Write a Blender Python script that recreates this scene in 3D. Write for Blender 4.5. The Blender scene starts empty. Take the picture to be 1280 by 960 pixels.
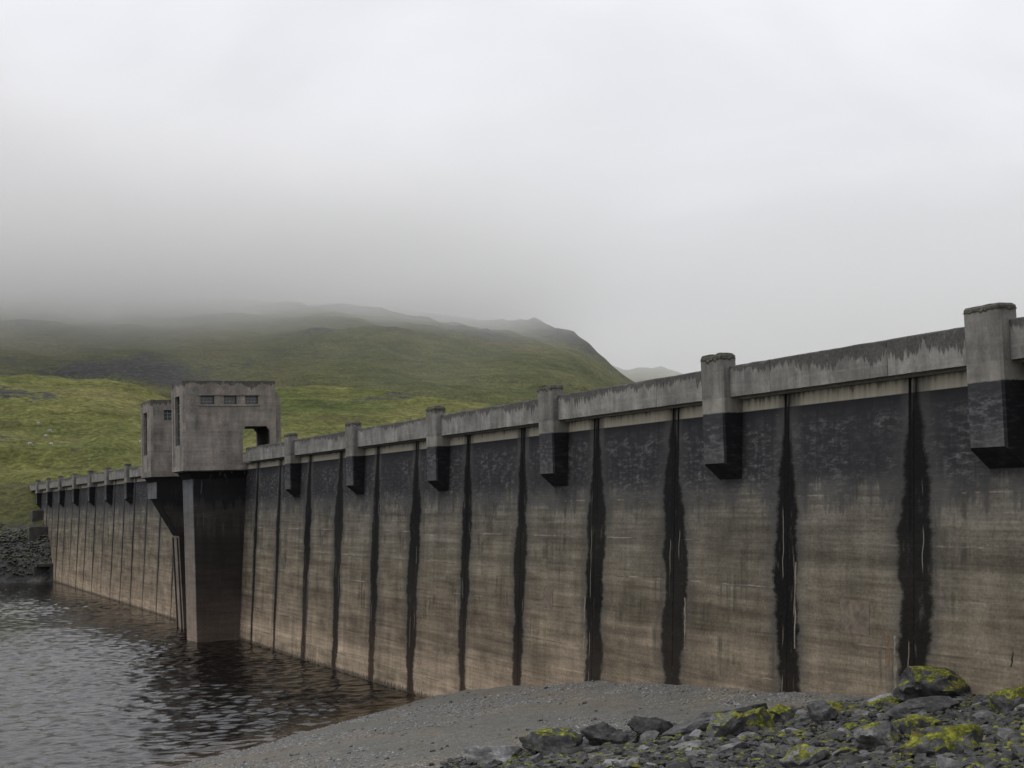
import bpy, bmesh, math, random
import numpy as np
from mathutils import Vector, Matrix, noise as mnoise
R = math.radians
random.seed(7)
scene = bpy.context.scene
COL = scene.collection

# ------------------------------------------------------------------ camera
def add_camera():
    pitch, roll, yaw = R(4.21), R(1.7), R(23.8)
    f0 = Vector((math.sin(yaw), math.cos(yaw), 0)); rt = Vector((math.cos(yaw), -math.sin(yaw), 0)); up = Vector((0, 0, 1))
    f = f0*math.cos(pitch) + up*math.sin(pitch)
    u = up*math.cos(pitch) - f0*math.sin(pitch)
    iu = u*math.cos(roll) + rt*math.sin(roll)
    ir = rt*math.cos(roll) - u*math.sin(roll)
    cam = bpy.data.cameras.new('camera')
    cam.sensor_width = 36.0; cam.lens = 36.0*1900/1280
    cam.clip_start = 0.5; cam.clip_end = 12000
    o = bpy.data.objects.new('camera', cam); COL.objects.link(o)
    m = Matrix((ir, iu, -f)).transposed().to_4x4()
    m.translation = Vector((0, 0, 11.2))
    o.matrix_world = m
    scene.camera = o
add_camera()

# ------------------------------------------------------------------ light, sky, exposure
SUN_AZ, SUN_EL = R(-70), R(55)          # azimuth from +Y towards +X
def add_light():
    w = bpy.data.worlds.new('World'); scene.world = w; w.use_nodes = True
    nt = w.node_tree; nt.nodes.clear()
    L = nt.links.new
    out = nt.nodes.new('ShaderNodeOutputWorld'); bg = nt.nodes.new('ShaderNodeBackground')
    sky = nt.nodes.new('ShaderNodeTexSky'); sky.sky_type = 'NISHITA'; sky.sun_disc = False
    sky.sun_elevation = SUN_EL; sky.sun_rotation = SUN_AZ
    sky.air_density = 1.0; sky.dust_density = 3.0
    bg.inputs['Strength'].default_value = 0.108
    tc = nt.nodes.new('ShaderNodeTexCoord'); sep = nt.nodes.new('ShaderNodeSeparateXYZ')
    L(tc.outputs['Generated'], sep.inputs[0])
    # overcast deck: brighter towards the zenith, soft uneven cloud
    rp = nt.nodes.new('ShaderNodeValToRGB'); L(sep.outputs['Z'], rp.inputs[0])
    e = rp.color_ramp.elements
    e[0].position = 0.0; e[0].color = (.545, .55, .575, 1)
    e[1].position = 1.0; e[1].color = (.885, .885, .925, 1)
    x = e.new(.10); x.color = (.59, .59, .615, 1)
    x = e.new(.22); x.color = (.635, .638, .668, 1)
    x = e.new(.34); x.color = (.725, .73, .768, 1)
    mp = nt.nodes.new('ShaderNodeMapping'); mp.inputs['Scale'].default_value = (1, 1, 2.6)
    L(tc.outputs['Generated'], mp.inputs[0])
    n1 = nt.nodes.new('ShaderNodeTexNoise'); n1.inputs['Scale'].default_value = 3.4
    n1.inputs['Detail'].default_value = 5; n1.inputs['Roughness'].default_value = .5; n1.inputs['Distortion'].default_value = .5
    L(mp.outputs[0], n1.inputs['Vector'])
    mr = nt.nodes.new('ShaderNodeMapRange'); L(n1.outputs['Fac'], mr.inputs[0])
    mr.inputs[1].default_value = .3; mr.inputs[2].default_value = .7; mr.inputs[3].default_value = 9.0; mr.inputs[4].default_value = 10.9
    vm = nt.nodes.new('ShaderNodeVectorMath'); vm.operation = 'SCALE'
    L(rp.outputs[0], vm.inputs[0]); L(mr.outputs[0], vm.inputs['Scale'])
    mx = nt.nodes.new('ShaderNodeMix'); mx.data_type = 'RGBA'; mx.inputs[0].default_value = .96
    L(sky.outputs[0], mx.inputs[6]); L(vm.outputs[0], mx.inputs[7])
    L(mx.outputs[2], bg.inputs['Color']); L(bg.outputs[0], out.inputs['Surface'])
    s = bpy.data.lights.new('sun', 'SUN'); s.energy = 1.0; s.angle = R(25); s.color = (1, .985, .965)
    o = bpy.data.objects.new('sun', s); COL.objects.link(o)
    d = Vector((math.sin(SUN_AZ)*math.cos(SUN_EL), math.cos(SUN_AZ)*math.cos(SUN_EL), math.sin(SUN_EL)))
    o.rotation_euler = (-d).to_track_quat('-Z', 'Y').to_euler()
    v = scene.view_settings
    v.view_transform = 'Standard'; v.look = 'None'; v.exposure = 0.25; v.gamma = 1.0; v.use_curve_mapping = False
    scene.render.engine = 'CYCLES'
    c = scene.cycles
    c.max_bounces = 10; c.diffuse_bounces = 3; c.glossy_bounces = 3; c.transmission_bounces = 4
    c.volume_bounces = 8; c.transparent_max_bounces = 8; c.use_denoising = True
    scene.render.filter_size = 1.2
    c.caustics_reflective = False; c.caustics_refractive = False
add_light()

# ------------------------------------------------------------------ object helpers
def link(name, me, mat=None, parent=None, loc=None):
    o = bpy.data.objects.new(name, me); COL.objects.link(o)
    if mat and me is not None and not me.materials: me.materials.append(mat)
    if parent: o.parent = parent
    if loc is not None: o.location = loc
    return o
def from_bm(name, bm, mat=None, parent=None, loc=None, smooth=None):
    me = bpy.data.meshes.new(name); bm.normal_update(); bm.to_mesh(me); bm.free()
    if smooth is not None:
        me.polygons.foreach_set('use_smooth', [True]*len(me.polygons))
        if smooth < 180: me.set_sharp_from_angle(angle=R(smooth))
    return link(name, me, mat, parent, loc)
def tag(o, label=None, cat=None, group=None, kind=None):
    if label: o['label'] = label
    if cat: o['category'] = cat
    if group: o['group'] = group
    if kind: o['kind'] = kind
    return o
def empty(name, loc, label, cat, group=None):
    o = bpy.data.objects.new(name, None); COL.objects.link(o); o.location = loc
    o.empty_display_size = .5
    return tag(o, label, cat, group)
def box(bm, x0, x1, y0, y1, z0, z1):
    v = [bm.verts.new((x, y, z)) for z in (z0, z1) for y in (y0, y1) for x in (x0, x1)]
    for f in ((0,2,3,1), (4,5,7,6), (0,1,5,4), (2,6,7,3), (0,4,6,2), (1,3,7,5)):
        bm.faces.new([v[i] for i in f])
    return v
def loft(bm, rings):
    vs = [[bm.verts.new(p) for p in r] for r in rings]
    n = len(rings[0])
    for a, b in zip(vs, vs[1:]):
        for i in range(n):
            bm.faces.new((a[i], a[(i+1) % n], b[(i+1) % n], b[i]))
    bm.faces.new(list(reversed(vs[0]))); bm.faces.new(vs[-1])
    bmesh.ops.recalc_face_normals(bm, faces=bm.faces[:])
    return vs
def grid_wall(bm, o, u, n, us, zs, holes, th):
    """wall in the plane o + u*s + z, thickness th along n; holes = [(s0,s1,z0,z1)]"""
    o = Vector(o); u = Vector(u); n = Vector(n)
    us = sorted(set([round(a, 4) for a in us] + [round(h[i], 4) for h in holes for i in (0, 1)]))
    zs = sorted(set([round(a, 4) for a in zs] + [round(h[i], 4) for h in holes for i in (2, 3)]))
    def solid(i, j):
        if i < 0 or j < 0 or i >= len(us)-1 or j >= len(zs)-1: return False
        a = (us[i]+us[i+1])/2; b = (zs[j]+zs[j+1])/2
        return not any(h[0] < a < h[1] and h[2] < b < h[3] for h in holes)
    cache = {}
    def V(i, j, k):
        if (i, j, k) not in cache:
            cache[(i, j, k)] = bm.verts.new(o + u*us[i] + Vector((0, 0, zs[j])) + n*(th*k))
        return cache[(i, j, k)]
    for i in range(len(us)-1):
        for j in range(len(zs)-1):
            if not solid(i, j): continue
            bm.faces.new((V(i,j,0), V(i+1,j,0), V(i+1,j+1,0), V(i,j+1,0)))
            bm.faces.new((V(i,j,1), V(i,j+1,1), V(i+1,j+1,1), V(i+1,j,1)))
            if not solid(i-1, j): bm.faces.new((V(i,j,0), V(i,j+1,0), V(i,j+1,1), V(i,j,1)))
            if not solid(i+1, j): bm.faces.new((V(i+1,j,0), V(i+1,j,1), V(i+1,j+1,1), V(i+1,j+1,0)))
            if not solid(i, j-1): bm.faces.new((V(i,j,0), V(i,j,1), V(i+1,j,1), V(i+1,j,0)))
            if not solid(i, j+1): bm.faces.new((V(i,j+1,0), V(i+1,j+1,0), V(i+1,j+1,1), V(i,j+1,1)))
    bmesh.ops.recalc_face_normals(bm, faces=bm.faces[:])

# ------------------------------------------------------------------ numpy noise
def _hash(ix, iy, seed):
    h = (ix*374761393 + iy*668265263 + seed*1442695041) & 0xffffffff
    h = ((h ^ (h >> 13))*1274126177) & 0xffffffff
    return (h ^ (h >> 16)) & 0xffffffff
def perlin(x, y, seed=0):
    x = np.asarray(x, float); y = np.asarray(y, float)
    ix = np.floor(x).astype(np.int64); iy = np.floor(y).astype(np.int64)
    fx = x-ix; fy = y-iy
    u = fx*fx*fx*(fx*(fx*6-15)+10); v = fy*fy*fy*(fy*(fy*6-15)+10)
    def g(a, b, dx, dy):
        t = _hash(a, b, seed)/4294967296.0*2*np.pi
        return np.cos(t)*dx + np.sin(t)*dy
    n00 = g(ix, iy, fx, fy); n10 = g(ix+1, iy, fx-1, fy)
    n01 = g(ix, iy+1, fx, fy-1); n11 = g(ix+1, iy+1, fx-1, fy-1)
    return 1.5*((n00*(1-u)+n10*u)*(1-v) + (n01*(1-u)+n11*u)*v)
def fbm(x, y, oct=4, seed=0, gain=.5, ridge=False):
    a = 1.0; s = 0; t = 0
    for k in range(oct):
        n = perlin(x, y, seed+k*17)
        if ridge: n = 1-2*np.abs(n)
        s = s+a*n; t += a; a *= gain; x = x*2.03+11.3; y = y*2.03+5.7
    return s/t
def sstep(a, b, x):
    t = np.clip((x-a)/(b-a), 0, 1); return t*t*(3-2*t)

# ------------------------------------------------------------------ node helper
class G:
    def __init__(s, name, disp=False):
        s.mat = bpy.data.materials.new(name); s.mat.use_nodes = True
        s.nt = s.mat.node_tree; s.nt.nodes.clear()
        s.out = s.nt.nodes.new('ShaderNodeOutputMaterial')
        s.geo = s.nt.nodes.new('ShaderNodeNewGeometry')
        s.P = s.geo.outputs['Position']
        q = s.nt.nodes.new('ShaderNodeSeparateXYZ'); s.nt.links.new(s.P, q.inputs[0])
        s.x, s.y, s.z = q.outputs
    def put(s, sock, v):
        if isinstance(v, bpy.types.NodeSocket): s.nt.links.new(v, sock)
        elif v is not None:
            if isinstance(v, tuple) and len(v) == 3 and sock.type == 'RGBA': v = v+(1,)
            sock.default_value = v
    def m(s, op, a, b=None, c=None, clamp=False):
        n = s.nt.nodes.new('ShaderNodeMath'); n.operation = op; n.use_clamp = clamp
        for i, v in enumerate((a, b, c)):
            if v is not None: s.put(n.inputs[i], v)
        return n.outputs[0]
    def add(s, a, b): return s.m('ADD', a, b)
    def sub(s, a, b): return s.m('SUBTRACT', a, b)
    def mul(s, a, b): return s.m('MULTIPLY', a, b)
    def mx(s, a, b): return s.m('MAXIMUM', a, b)
    def mn(s, a, b): return s.m('MINIMUM', a, b)
    def sm(s, x, lo, hi, a=0.0, b=1.0):
        n = s.nt.nodes.new('ShaderNodeMapRange'); n.interpolation_type = 'SMOOTHSTEP'
        for i, v in enumerate((x, lo, hi, a, b)): s.put(n.inputs[i], v)
        return n.outputs[0]
    def lin(s, x, lo, hi, a=0.0, b=1.0):
        n = s.nt.nodes.new('ShaderNodeMapRange')
        for i, v in enumerate((x, lo, hi, a, b)): s.put(n.inputs[i], v)
        return n.outputs[0]
    def mix(s, f, a, b, mode='MIX'):
        n = s.nt.nodes.new('ShaderNodeMix'); n.data_type = 'RGBA'; n.blend_type = mode
        s.put(n.inputs[0], f); s.put(n.inputs[6], a); s.put(n.inputs[7], b)
        return n.outputs[2]
    def ramp(s, x, stops, mode='LINEAR'):
        n = s.nt.nodes.new('ShaderNodeValToRGB'); n.color_ramp.interpolation = mode
        e = n.color_ramp.elements
        while len(e) < len(stops): e.new(.5)
        for k, (p, c) in enumerate(stops):
            e[k].position = p; e[k].color = (c if isinstance(c, tuple) else (c, c, c))+(1,)
        s.put(n.inputs[0], x); return n.outputs[0]
    def vec(s, x=0.0, y=0.0, z=0.0):
        n = s.nt.nodes.new('ShaderNodeCombineXYZ')
        for i, v in enumerate((x, y, z)): s.put(n.inputs[i], v)
        return n.outputs[0]
    def scl(s, v, sc):
        n = s.nt.nodes.new('ShaderNodeMapping'); n.inputs['Scale'].default_value = sc
        s.put(n.inputs[0], v); return n.outputs[0]
    def noise(s, v, scale=1.0, detail=3.0, rough=.55, dist=0.0):
        n = s.nt.nodes.new('ShaderNodeTexNoise')
        s.put(n.inputs['Vector'], v); s.put(n.inputs['Scale'], scale)
        n.inputs['Detail'].default_value = detail; n.inputs['Roughness'].default_value = rough
        n.inputs['Distortion'].default_value = dist
        return n.outputs['Fac']
    def voro(s, v, scale=1.0, feat='F1', out='Distance'):
        n = s.nt.nodes.new('ShaderNodeTexVoronoi'); n.feature = feat
        s.put(n.inputs['Vector'], v); n.inputs['Scale'].default_value = scale
        return n.outputs[out]
    def attr(s, name):
        n = s.nt.nodes.new('ShaderNodeAttribute'); n.attribute_name = name
        return n.outputs['Fac']
    def rnd(s):
        return s.nt.nodes.new('ShaderNodeObjectInfo').outputs['Random']
    def bump(s, h, strength=.3, dist=.02, normal=None):
        n = s.nt.nodes.new('ShaderNodeBump'); n.inputs['Strength'].default_value = strength
        n.inputs['Distance'].default_value = dist
        s.put(n.inputs['Height'], h)
        if normal is not None: s.put(n.inputs['Normal'], normal)
        return n.outputs[0]
    def bsdf(s, col, rough=.85, normal=None, spec=.3, **kw):
        n = s.nt.nodes.new('ShaderNodeBsdfPrincipled')
        s.put(n.inputs['Base Color'], col); s.put(n.inputs['Roughness'], rough)
        n.inputs['Specular IOR Level'].default_value = .08 if spec is None else spec
        if normal is not None: s.put(n.inputs['Normal'], normal)
        for k, v in kw.items(): s.put(n.inputs[k], v)
        s.nt.links.new(n.outputs[0], s.out.inputs['Surface'])
        return s.mat

# ------------------------------------------------------------------ materials: concrete
def g_spec(g, wet): return None
def face_material():
    g = G('stained_concrete')
    P = g.P; y, z = g.y, g.z
    seed = g.mul(g.rnd(), 60.0)
    P2 = g.vec(g.x, g.add(y, seed), z)                       # each cast block has its own grain
    fine = g.noise(P, 9.0, 4, .65)
    blot = g.noise(P2, .55, 4, .6)
    horiz = g.noise(g.scl(P2, (1, .22, 3.2)), 1.0, 5, .62)    # board marks and lift bands
    board = g.noise(g.scl(P2, (1, .5, 9)), 1.0, 3, .5)
    vert = g.noise(g.scl(P2, (1, 1.7, .10)), 1.0, 4, .6)      # run marks
    vert2 = g.noise(g.scl(P2, (1, 4.5, .22)), 1.0, 3, .6)
    zz = g.add(z, g.lin(horiz, .3, .7, -.9, .9))
    base = g.ramp(g.m('DIVIDE', zz, 15.0), [
        (.0, (.300, .238, .172)), (.10, (.284, .226, .164)), (.14, (.224, .178, .129)), (.30, (.193, .157, .114)),
        (.45, (.162, .138, .103)), (.60, (.146, .130, .102)), (.72, (.128, .119, .100)), (1, (.12, .115, .105))])
    k = g.mul(g.lin(blot, .25, .75, .62, 1.34), g.lin(horiz, .25, .75, .58, 1.40))
    k = g.mul(k, g.lin(vert, .3, .7, .84, 1.13))
    tide = g.noise(g.vec(0.0, g.mul(y, .03), g.mul(z, .95)), 1.0, 3, .6); tide2 = g.noise(g.vec(0.0, g.mul(y, .06), g.mul(z, 5.5)), 1.0, 3, .6)
    k = g.mul(k, g.mul(g.lin(tide, .3, .7, .70, 1.26), g.lin(tide2, .3, .7, .80, 1.18))); k = g.mul(k, g.lin(fine, .3, .7, .76, 1.22))
    k = g.mul(k, g.lin(board, .3, .7, .90, 1.10)); k = g.mul(k, g.lin(g.rnd(), 0, 1, .92, 1.08))
    col = g.mix(1.0, base, g.vec(k, k, k), 'MULTIPLY')
    # greenish black weeping patches half way up
    weep = g.mul(g.sm(g.noise(g.scl(P2, (1, .45, .5)), 1.0, 4, .65), .52, .66), g.sm(z, 3.0, 5.5))
    weep = g.mul(weep, g.sm(vert2, .38, .62))
    col = g.mix(g.mul(weep, .62), col, (.034, .035, .028))
    scab = g.mul(g.sm(g.noise(g.scl(P2, (1, 1.1, 4.5)), 2.2, 5, .75), .60, .68), g.sm(blot, .38, .6))
    col = g.mix(g.mul(scab, .55), col, (.040, .036, .030))
    col = g.mix(g.mul(g.sm(g.noise(g.scl(P2, (1, 1.4, 5)), 3.1, 4, .7), .66, .74), .35), col, (.28, .25, .21))
    # pale lift lines (lime) every 1.5 m, broken up
    ln = g.m('ABSOLUTE', g.sub(g.m('FRACT', g.m('DIVIDE', g.add(z, g.lin(vert2, 0, 1, -.41, -.33)), 1.62)), .5))
    ln = g.mul(g.sm(ln, .022, .008), g.sm(g.noise(g.scl(P2, (1, .35, .62)), 1.0, 3, .6), .52, .66))
    col = g.mix(g.mul(ln, .55), col, (.40, .37, .32))
    dl = g.m('ABSOLUTE', g.sub(g.m('FRACT', g.m('DIVIDE', g.add(z, -.34), 1.62)), .5))
    dl = g.mul(g.sm(dl, .030, .010), g.sm(g.noise(g.scl(P2, (1, .3, .62)), 1.3, 3, .6), .46, .60))
    col = g.mix(g.mul(dl, .5), col, (.05, .042, .035))
    # algae band under the high water line, ragged below
    low = g.add(10.75, g.lin(vert2, .3, .7, -.55, .55)); low = g.add(low, g.lin(g.noise(P2, .33, 4, .7), .3, .7, -.9, .9))
    alg = g.mul(g.sm(z, g.sub(low, .45), g.add(low, .30)), g.sm(z, g.add(14.10, g.lin(fine, .3, .7, -.03, .03)), 14.06))
    flake = g.mul(g.sm(g.noise(g.scl(P2, (1, 1.1, 3.8)), 1.5, 6, .75, .2), .44, .70), g.sm(z, 14.0, 13.2))
    fl2 = g.sm(g.noise(P2, .5, 3, .6), .40, .58)
    algc = g.mix(g.mul(flake, g.lin(fl2, 0, 1, .30, 1)), (.031, .0315, .0335), (.128, .127, .127))
    algc = g.mix(g.mul(g.sm(g.noise(g.scl(P2, (1, 2.4, .5)), 1.2, 3, .6), .48, .62), .6), algc, (.024, .026, .029))
    algc = g.mix(g.mul(g.sm(z, 11.9, 10.9), g.lin(blot, .3, .7, .2, .85)), algc, (.105, .100, .092))
    algc = g.mix(g.mul(g.sm(g.noise(g.scl(P2, (1, 3.0, 4.0)), 1.2, 4, .7), .68, .74), .55), algc, (.26, .26, .26))
    col = g.mix(alg, col, algc)
    # cream strip above the water mark
    crm = g.sm(z, 14.06, 14.10)
    crc = g.mix(g.lin(vert2, .3, .7, 0, 1), (.46, .425, .34), (.34, .315, .255))
    dirt = g.mul(g.sm(g.add(z, g.lin(vert2, .3, .7, -.22, .22)), 14.36, 14.62), g.sm(blot, .38, .55))
    crc = g.mix(g.mul(dirt, .85), crc, (.10, .09, .075))
    col = g.mix(crm, col, crc)
    # leakage streaks along the joints
    def streak(d, wa, jid, pa):
        sd = g.mul(jid, 1.37)
        lo = lambda o, f, det=2: g.noise(g.vec(g.add(sd, o), 0.0, g.mul(z, f)), 1.0, det, .6)
        edge = g.noise(g.vec(g.mul(y, .9), sd, g.mul(z, 2.2)), 1.0, 6, .80)          # comb-like horizontal raggedness
        top = g.add(z, g.lin(lo(3.1, 0.0), .3, .7, -1.1, 1.1))
        w = g.ramp(g.m('DIVIDE', top, 15.0), [
            (0, .44), (.12, .48), (.30, .58), (.45, .65), (.62, .68), (.72, .58), (.80, .48), (.88, .27), (.94, .10), (1, .02)])
        w = g.mul(g.mul(w, wa), g.lin(lo(7.7, .45), .25, .75, .74, 1.22))
        w = g.add(w, g.mul(g.lin(edge, .25, .75, -.22, .22), g.sm(w, .08, .5, .15, 1.0)))
        dd = g.m('ABSOLUTE', g.sub(d, g.mul(g.lin(lo(13.3, .30), .3, .7, -.20, .20), wa)))
        core = g.mul(g.sm(dd, g.add(w, .17), g.sub(w, .12)), g.lin(lo(41.0, .12), .35, .65, .86, 1.0))
        core = g.mul(core, g.sub(1.0, g.mul(g.sm(g.noise(g.vec(g.mul(y, 2.6), sd, g.mul(z, .8)), 1.0, 4, .7), .58, .74), .5)))
        halo = g.mul(g.sm(dd, g.add(w, 1.0), w), g.mul(g.sm(z, 1.0, 5.5), g.lin(lo(21.0, .3), .3, .7, .35, .8)))
        pair = g.m('ABSOLUTE', g.sub(g.m('ABSOLUTE', d), g.add(.20, g.lin(edge, .3, .7, -.02, .02))))
        pair = g.mul(g.mul(g.sm(pair, .10, .055), g.sm(z, 8.0, 10.0)), pa)
        side = g.mul(g.sm(dd, .75, .60), g.mul(g.sm(z, 12.6, 13.4), g.lin(lo(31.0, .2), .35, .65, .1, .9)))
        return core, halo, pair, side
    c1 = streak(g.attr('ja'), g.attr('wa'), g.attr('ia'), 1.0); c2 = streak(g.mul(g.attr('jb'), -1.0), g.attr('wb'), g.attr('ib'), g.attr('pb'))
    core = g.mx(c1[0], c2[0]); halo = g.mx(c1[1], c2[1]); pair = g.mx(c1[2], c2[2]); side = g.mx(c1[3], c2[3])
    col = g.mix(g.mul(side, g.sm(z, 14.6, 13.9, .45, .9)), col, g.mix(g.lin(blot, .3, .7), (.11, .112, .116), (.06, .062, .066)))
    col = g.mix(halo, col, (.058, .058, .056))
    dk = g.ramp(g.m('DIVIDE', z, 9.0), [(0, (.034, .022, .017)), (.35, (.016, .012, .010)), (.7, (.0056, .0052, .005)), (1, (.0048, .0048, .005))])
    dk = g.mix(g.mul(g.sm(fine, .48, .72), .4), dk, (.018, .0175, .017))
    col = g.mix(g.mx(core, pair), col, dk)
    # lime runs inside the streaks
    def run(ja, off, sd):
        d = g.m('ABSOLUTE', g.sub(g.add(ja, g.lin(g.noise(g.vec(sd, 0.0, g.mul(z, .6)), 1.0, 2), .3, .7, -.08, .08)), off))
        return g.mul(g.sm(d, .035, .012), g.sm(g.noise(g.vec(g.mul(g.add(y, sd), .07), 0.0, g.mul(z, .30)), 1.0, 1), .56, .60))
    runs = g.mx(run(g.attr('ja'), .30, 5.0), run(g.attr('jb'), .42, 17.0))
    col = g.mix(g.mul(runs, g.mul(g.sm(z, 11.5, 10.5), .7)), col, (.22, .20, .165))
    # dark damp foot right at the water
    col = g.mix(g.mul(g.sm(g.add(z, g.lin(vert2, .3, .7, -.2, .2)), .30, .12), .75), col, (.035, .03, .025))
    hgt = g.add(g.add(g.mul(board, .5), g.mul(fine, .6)), g.mul(flake, .3))
    wet = g.mx(core, pair)
    return g.bsdf(col, g.lin(wet, 0, 1, .9, .75), g.bump(hgt, .5, .035), spec=g_spec(g, wet))

def grey_concrete(name, tint=(.235, .228, .212), top=15.8, dirt=.55, water=True, warm=0.0, lifts=(), drip=.55):
    g = G(name)
    P = g.P; z = g.z
    P2 = g.vec(g.add(g.x, g.mul(g.rnd(), 37.0)), g.add(g.y, g.mul(g.rnd(), 51.0)), z)
    fine = g.noise(P, 10.0, 4, .65); blot = g.noise(P2, .8, 4, .62)
    hv = g.noise(g.scl(P2, (1.25, 1.25, .30)), 1.0, 4, .66)
    hv2 = g.noise(g.scl(P2, (5.5, 5.5, .5)), 1.0, 3, .6)
    hz = g.noise(g.scl(P2, (.4, .4, 5)), 1.0, 4, .6)
    k = g.mul(g.lin(blot, .25, .75, .56, 1.30), g.lin(hv, .3, .7, .66, 1.24))
    k = g.mul(k, g.lin(fine, .3, .7, .86, 1.14)); k = g.mul(k, g.lin(hz, .3, .7, .88, 1.12))
    k = g.mul(k, g.lin(g.rnd(), 0, 1, .90, 1.10))
    base = tint
    if warm: base = g.mix(g.mul(g.sm(blot, .42, .62), warm), tint, (.225, .190, .160))
    col = g.mix(1.0, base, g.vec(k, k, k), 'MULTIPLY')
    lbrk = g.sm(g.noise(g.scl(P2, (.5, .5, .2)), 1.0, 3, .7), .44, .60)
    for lz, dv in lifts:
        l = g.sm(g.m('ABSOLUTE', g.sub(z, lz)), .05, .02)
        col = g.mix(g.mul(g.mul(l, lbrk), g.lin(hv2, .3, .7, .2, .7)), col, (.24, .23, .21) if dv > 0 else (.06, .055, .05))
    # sooty growth hanging down from the top edge in tongues
    d = g.sub(top, z)
    tongue = g.mul(g.add(g.lin(hv, .25, .75, .0, 1.0), g.lin(hv2, .3, .7, -.25, .25)), g.mul(g.lin(g.noise(g.scl(P2, (.16, .16, .05)), 1.0, 2), .3, .7, .25, 1.5), dirt))
    dm = g.sm(d, g.add(tongue, .10), g.sub(tongue, .06))
    col = g.mix(g.mul(dm, .82), col, g.mix(g.lin(fine, .35, .65), (.030, .030, .027), (.075, .073, .066)))
    st = g.mul(g.sm(hv2, .55, .72), drip)
    col = g.mix(g.mul(st, .6), col, (.07, .068, .062))
    pale = g.mul(g.sm(g.noise(P2, 2.2, 4, .7), .62, .72), .4)
    col = g.mix(pale, col, (.33, .32, .30))
    if water:
        alg = g.sm(z, g.add(14.10, g.lin(fine, .3, .7, -.05, .05)), 14.04)
        fl = g.sm(g.noise(g.scl(P2, (1.2, 1.2, 4.0)), 1.6, 6, .78, .15), .45, .64)
        ac = g.mix(g.mul(fl, g.sm(z, 13.9, 13.4, .2, .9)), (.032, .033, .036), (.115, .115, .117))
        ac = g.mix(g.mul(g.sm(z, 13.2, 12.2), g.lin(hv, .3, .7, .1, .7)), ac, (.105, .104, .102))
        # the shaded side away from the lake is black with growth
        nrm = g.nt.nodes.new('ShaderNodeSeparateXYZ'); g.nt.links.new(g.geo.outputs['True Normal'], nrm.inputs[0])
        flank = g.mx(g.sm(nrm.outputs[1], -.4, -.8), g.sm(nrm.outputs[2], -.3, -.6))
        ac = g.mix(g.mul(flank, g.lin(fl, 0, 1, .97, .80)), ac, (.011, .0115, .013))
        cr = g.mul(g.sm(z, 14.66, 14.60), g.lin(blot, .3, .7, .05, .4))
        col = g.mix(cr, col, (.36, .335, .285))
        col = g.mix(alg, col, ac)
    hgt = g.add(g.mul(hz, .5), g.mul(fine, .7))
    return g.bsdf(col, .9, g.bump(hgt, .4, .025), spec=.2)

def pier_material():
    g = G('pier_concrete'); P = g.P; z = g.z
    fine = g.noise(P, 8.0, 4, .65); blot = g.noise(P, .5, 4, .6)
    hz = g.noise(g.scl(P, (.3, .3, 3)), 1.0, 5, .62); hv = g.noise(g.scl(P, (2.2, 2.2, .2)), 1.0, 4, .6)
    zz = g.add(z, g.lin(hv, .3, .7, -.7, .7))
    # lake-facing faces are paler; the flank away from the light grows a dark film
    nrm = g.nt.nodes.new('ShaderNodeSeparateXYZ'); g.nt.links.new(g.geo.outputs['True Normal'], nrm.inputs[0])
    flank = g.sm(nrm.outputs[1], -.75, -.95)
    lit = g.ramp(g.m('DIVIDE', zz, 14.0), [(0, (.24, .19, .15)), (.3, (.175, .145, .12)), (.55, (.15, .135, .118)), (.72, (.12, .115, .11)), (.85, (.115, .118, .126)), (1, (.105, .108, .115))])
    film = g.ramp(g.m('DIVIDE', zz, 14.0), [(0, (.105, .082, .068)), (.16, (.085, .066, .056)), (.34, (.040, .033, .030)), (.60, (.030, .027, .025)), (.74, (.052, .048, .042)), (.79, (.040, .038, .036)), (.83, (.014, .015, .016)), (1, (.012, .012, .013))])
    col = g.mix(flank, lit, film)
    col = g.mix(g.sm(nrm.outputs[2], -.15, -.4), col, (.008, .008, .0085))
    k = g.mul(g.lin(blot, .25, .75, .75, 1.22), g.lin(hz, .3, .7, .78, 1.2)); k = g.mul(k, g.lin(fine, .3, .7, .85, 1.15))
    k = g.mul(k, g.lin(hv, .3, .7, .82, 1.15))
    col = g.mix(1.0, col, g.vec(k, k, k), 'MULTIPLY')
    pale = g.mul(g.mul(g.sm(g.noise(g.scl(P, (2.6, 2.6, .28)), 1.0, 3, .6), .62, .74), g.sm(z, 8.0, 9.5)), .5)
    col = g.mix(pale, col, (.13, .125, .115))
    return g.bsdf(col, .88, g.bump(g.add(hz, fine), .35, .03), spec=.2)

M = {}
M['face'] = face_material()
M['parapet'] = grey_concrete('parapet_concrete', (.206, .200, .184), 15.8, .62, water=False, lifts=((15.02, 1),))
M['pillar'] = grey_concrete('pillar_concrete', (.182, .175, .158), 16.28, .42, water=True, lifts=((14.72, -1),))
M['tower'] = grey_concrete('tower_concrete', (.232, .214, .192), 21.46, .75, water=False, warm=.5, lifts=((19.39, -1), (17.20, -1), (15.6, -1)), drip=.4)
M['tower_low'] = grey_concrete('weathered_tower_concrete', (.222, .205, .184), 20.9, .62, water=False, warm=.45, lifts=((19.0, 1), (16.2, -1)), drip=.4)
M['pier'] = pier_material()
def plain(name, col, rough=.8, spec=.3, var=.25, sc=3.0, **kw):
    g = G(name); n = g.noise(g.P, sc, 4, .65); k = g.lin(n, .3, .7, 1-var, 1+var)
    c = g.mix(1.0, col, g.vec(k, k, k), 'MULTIPLY')
    return g.bsdf(c, rough, g.bump(n, .3, .02), spec, **kw)
M['slab'] = plain('road_concrete', (.20, .195, .18), .9)
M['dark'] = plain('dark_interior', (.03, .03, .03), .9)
M['steel'] = plain('rusty_steel', (.045, .036, .030), .7)
M['frame'] = plain('painted_window_steel', (.05, .055, .055), .6)
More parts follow.
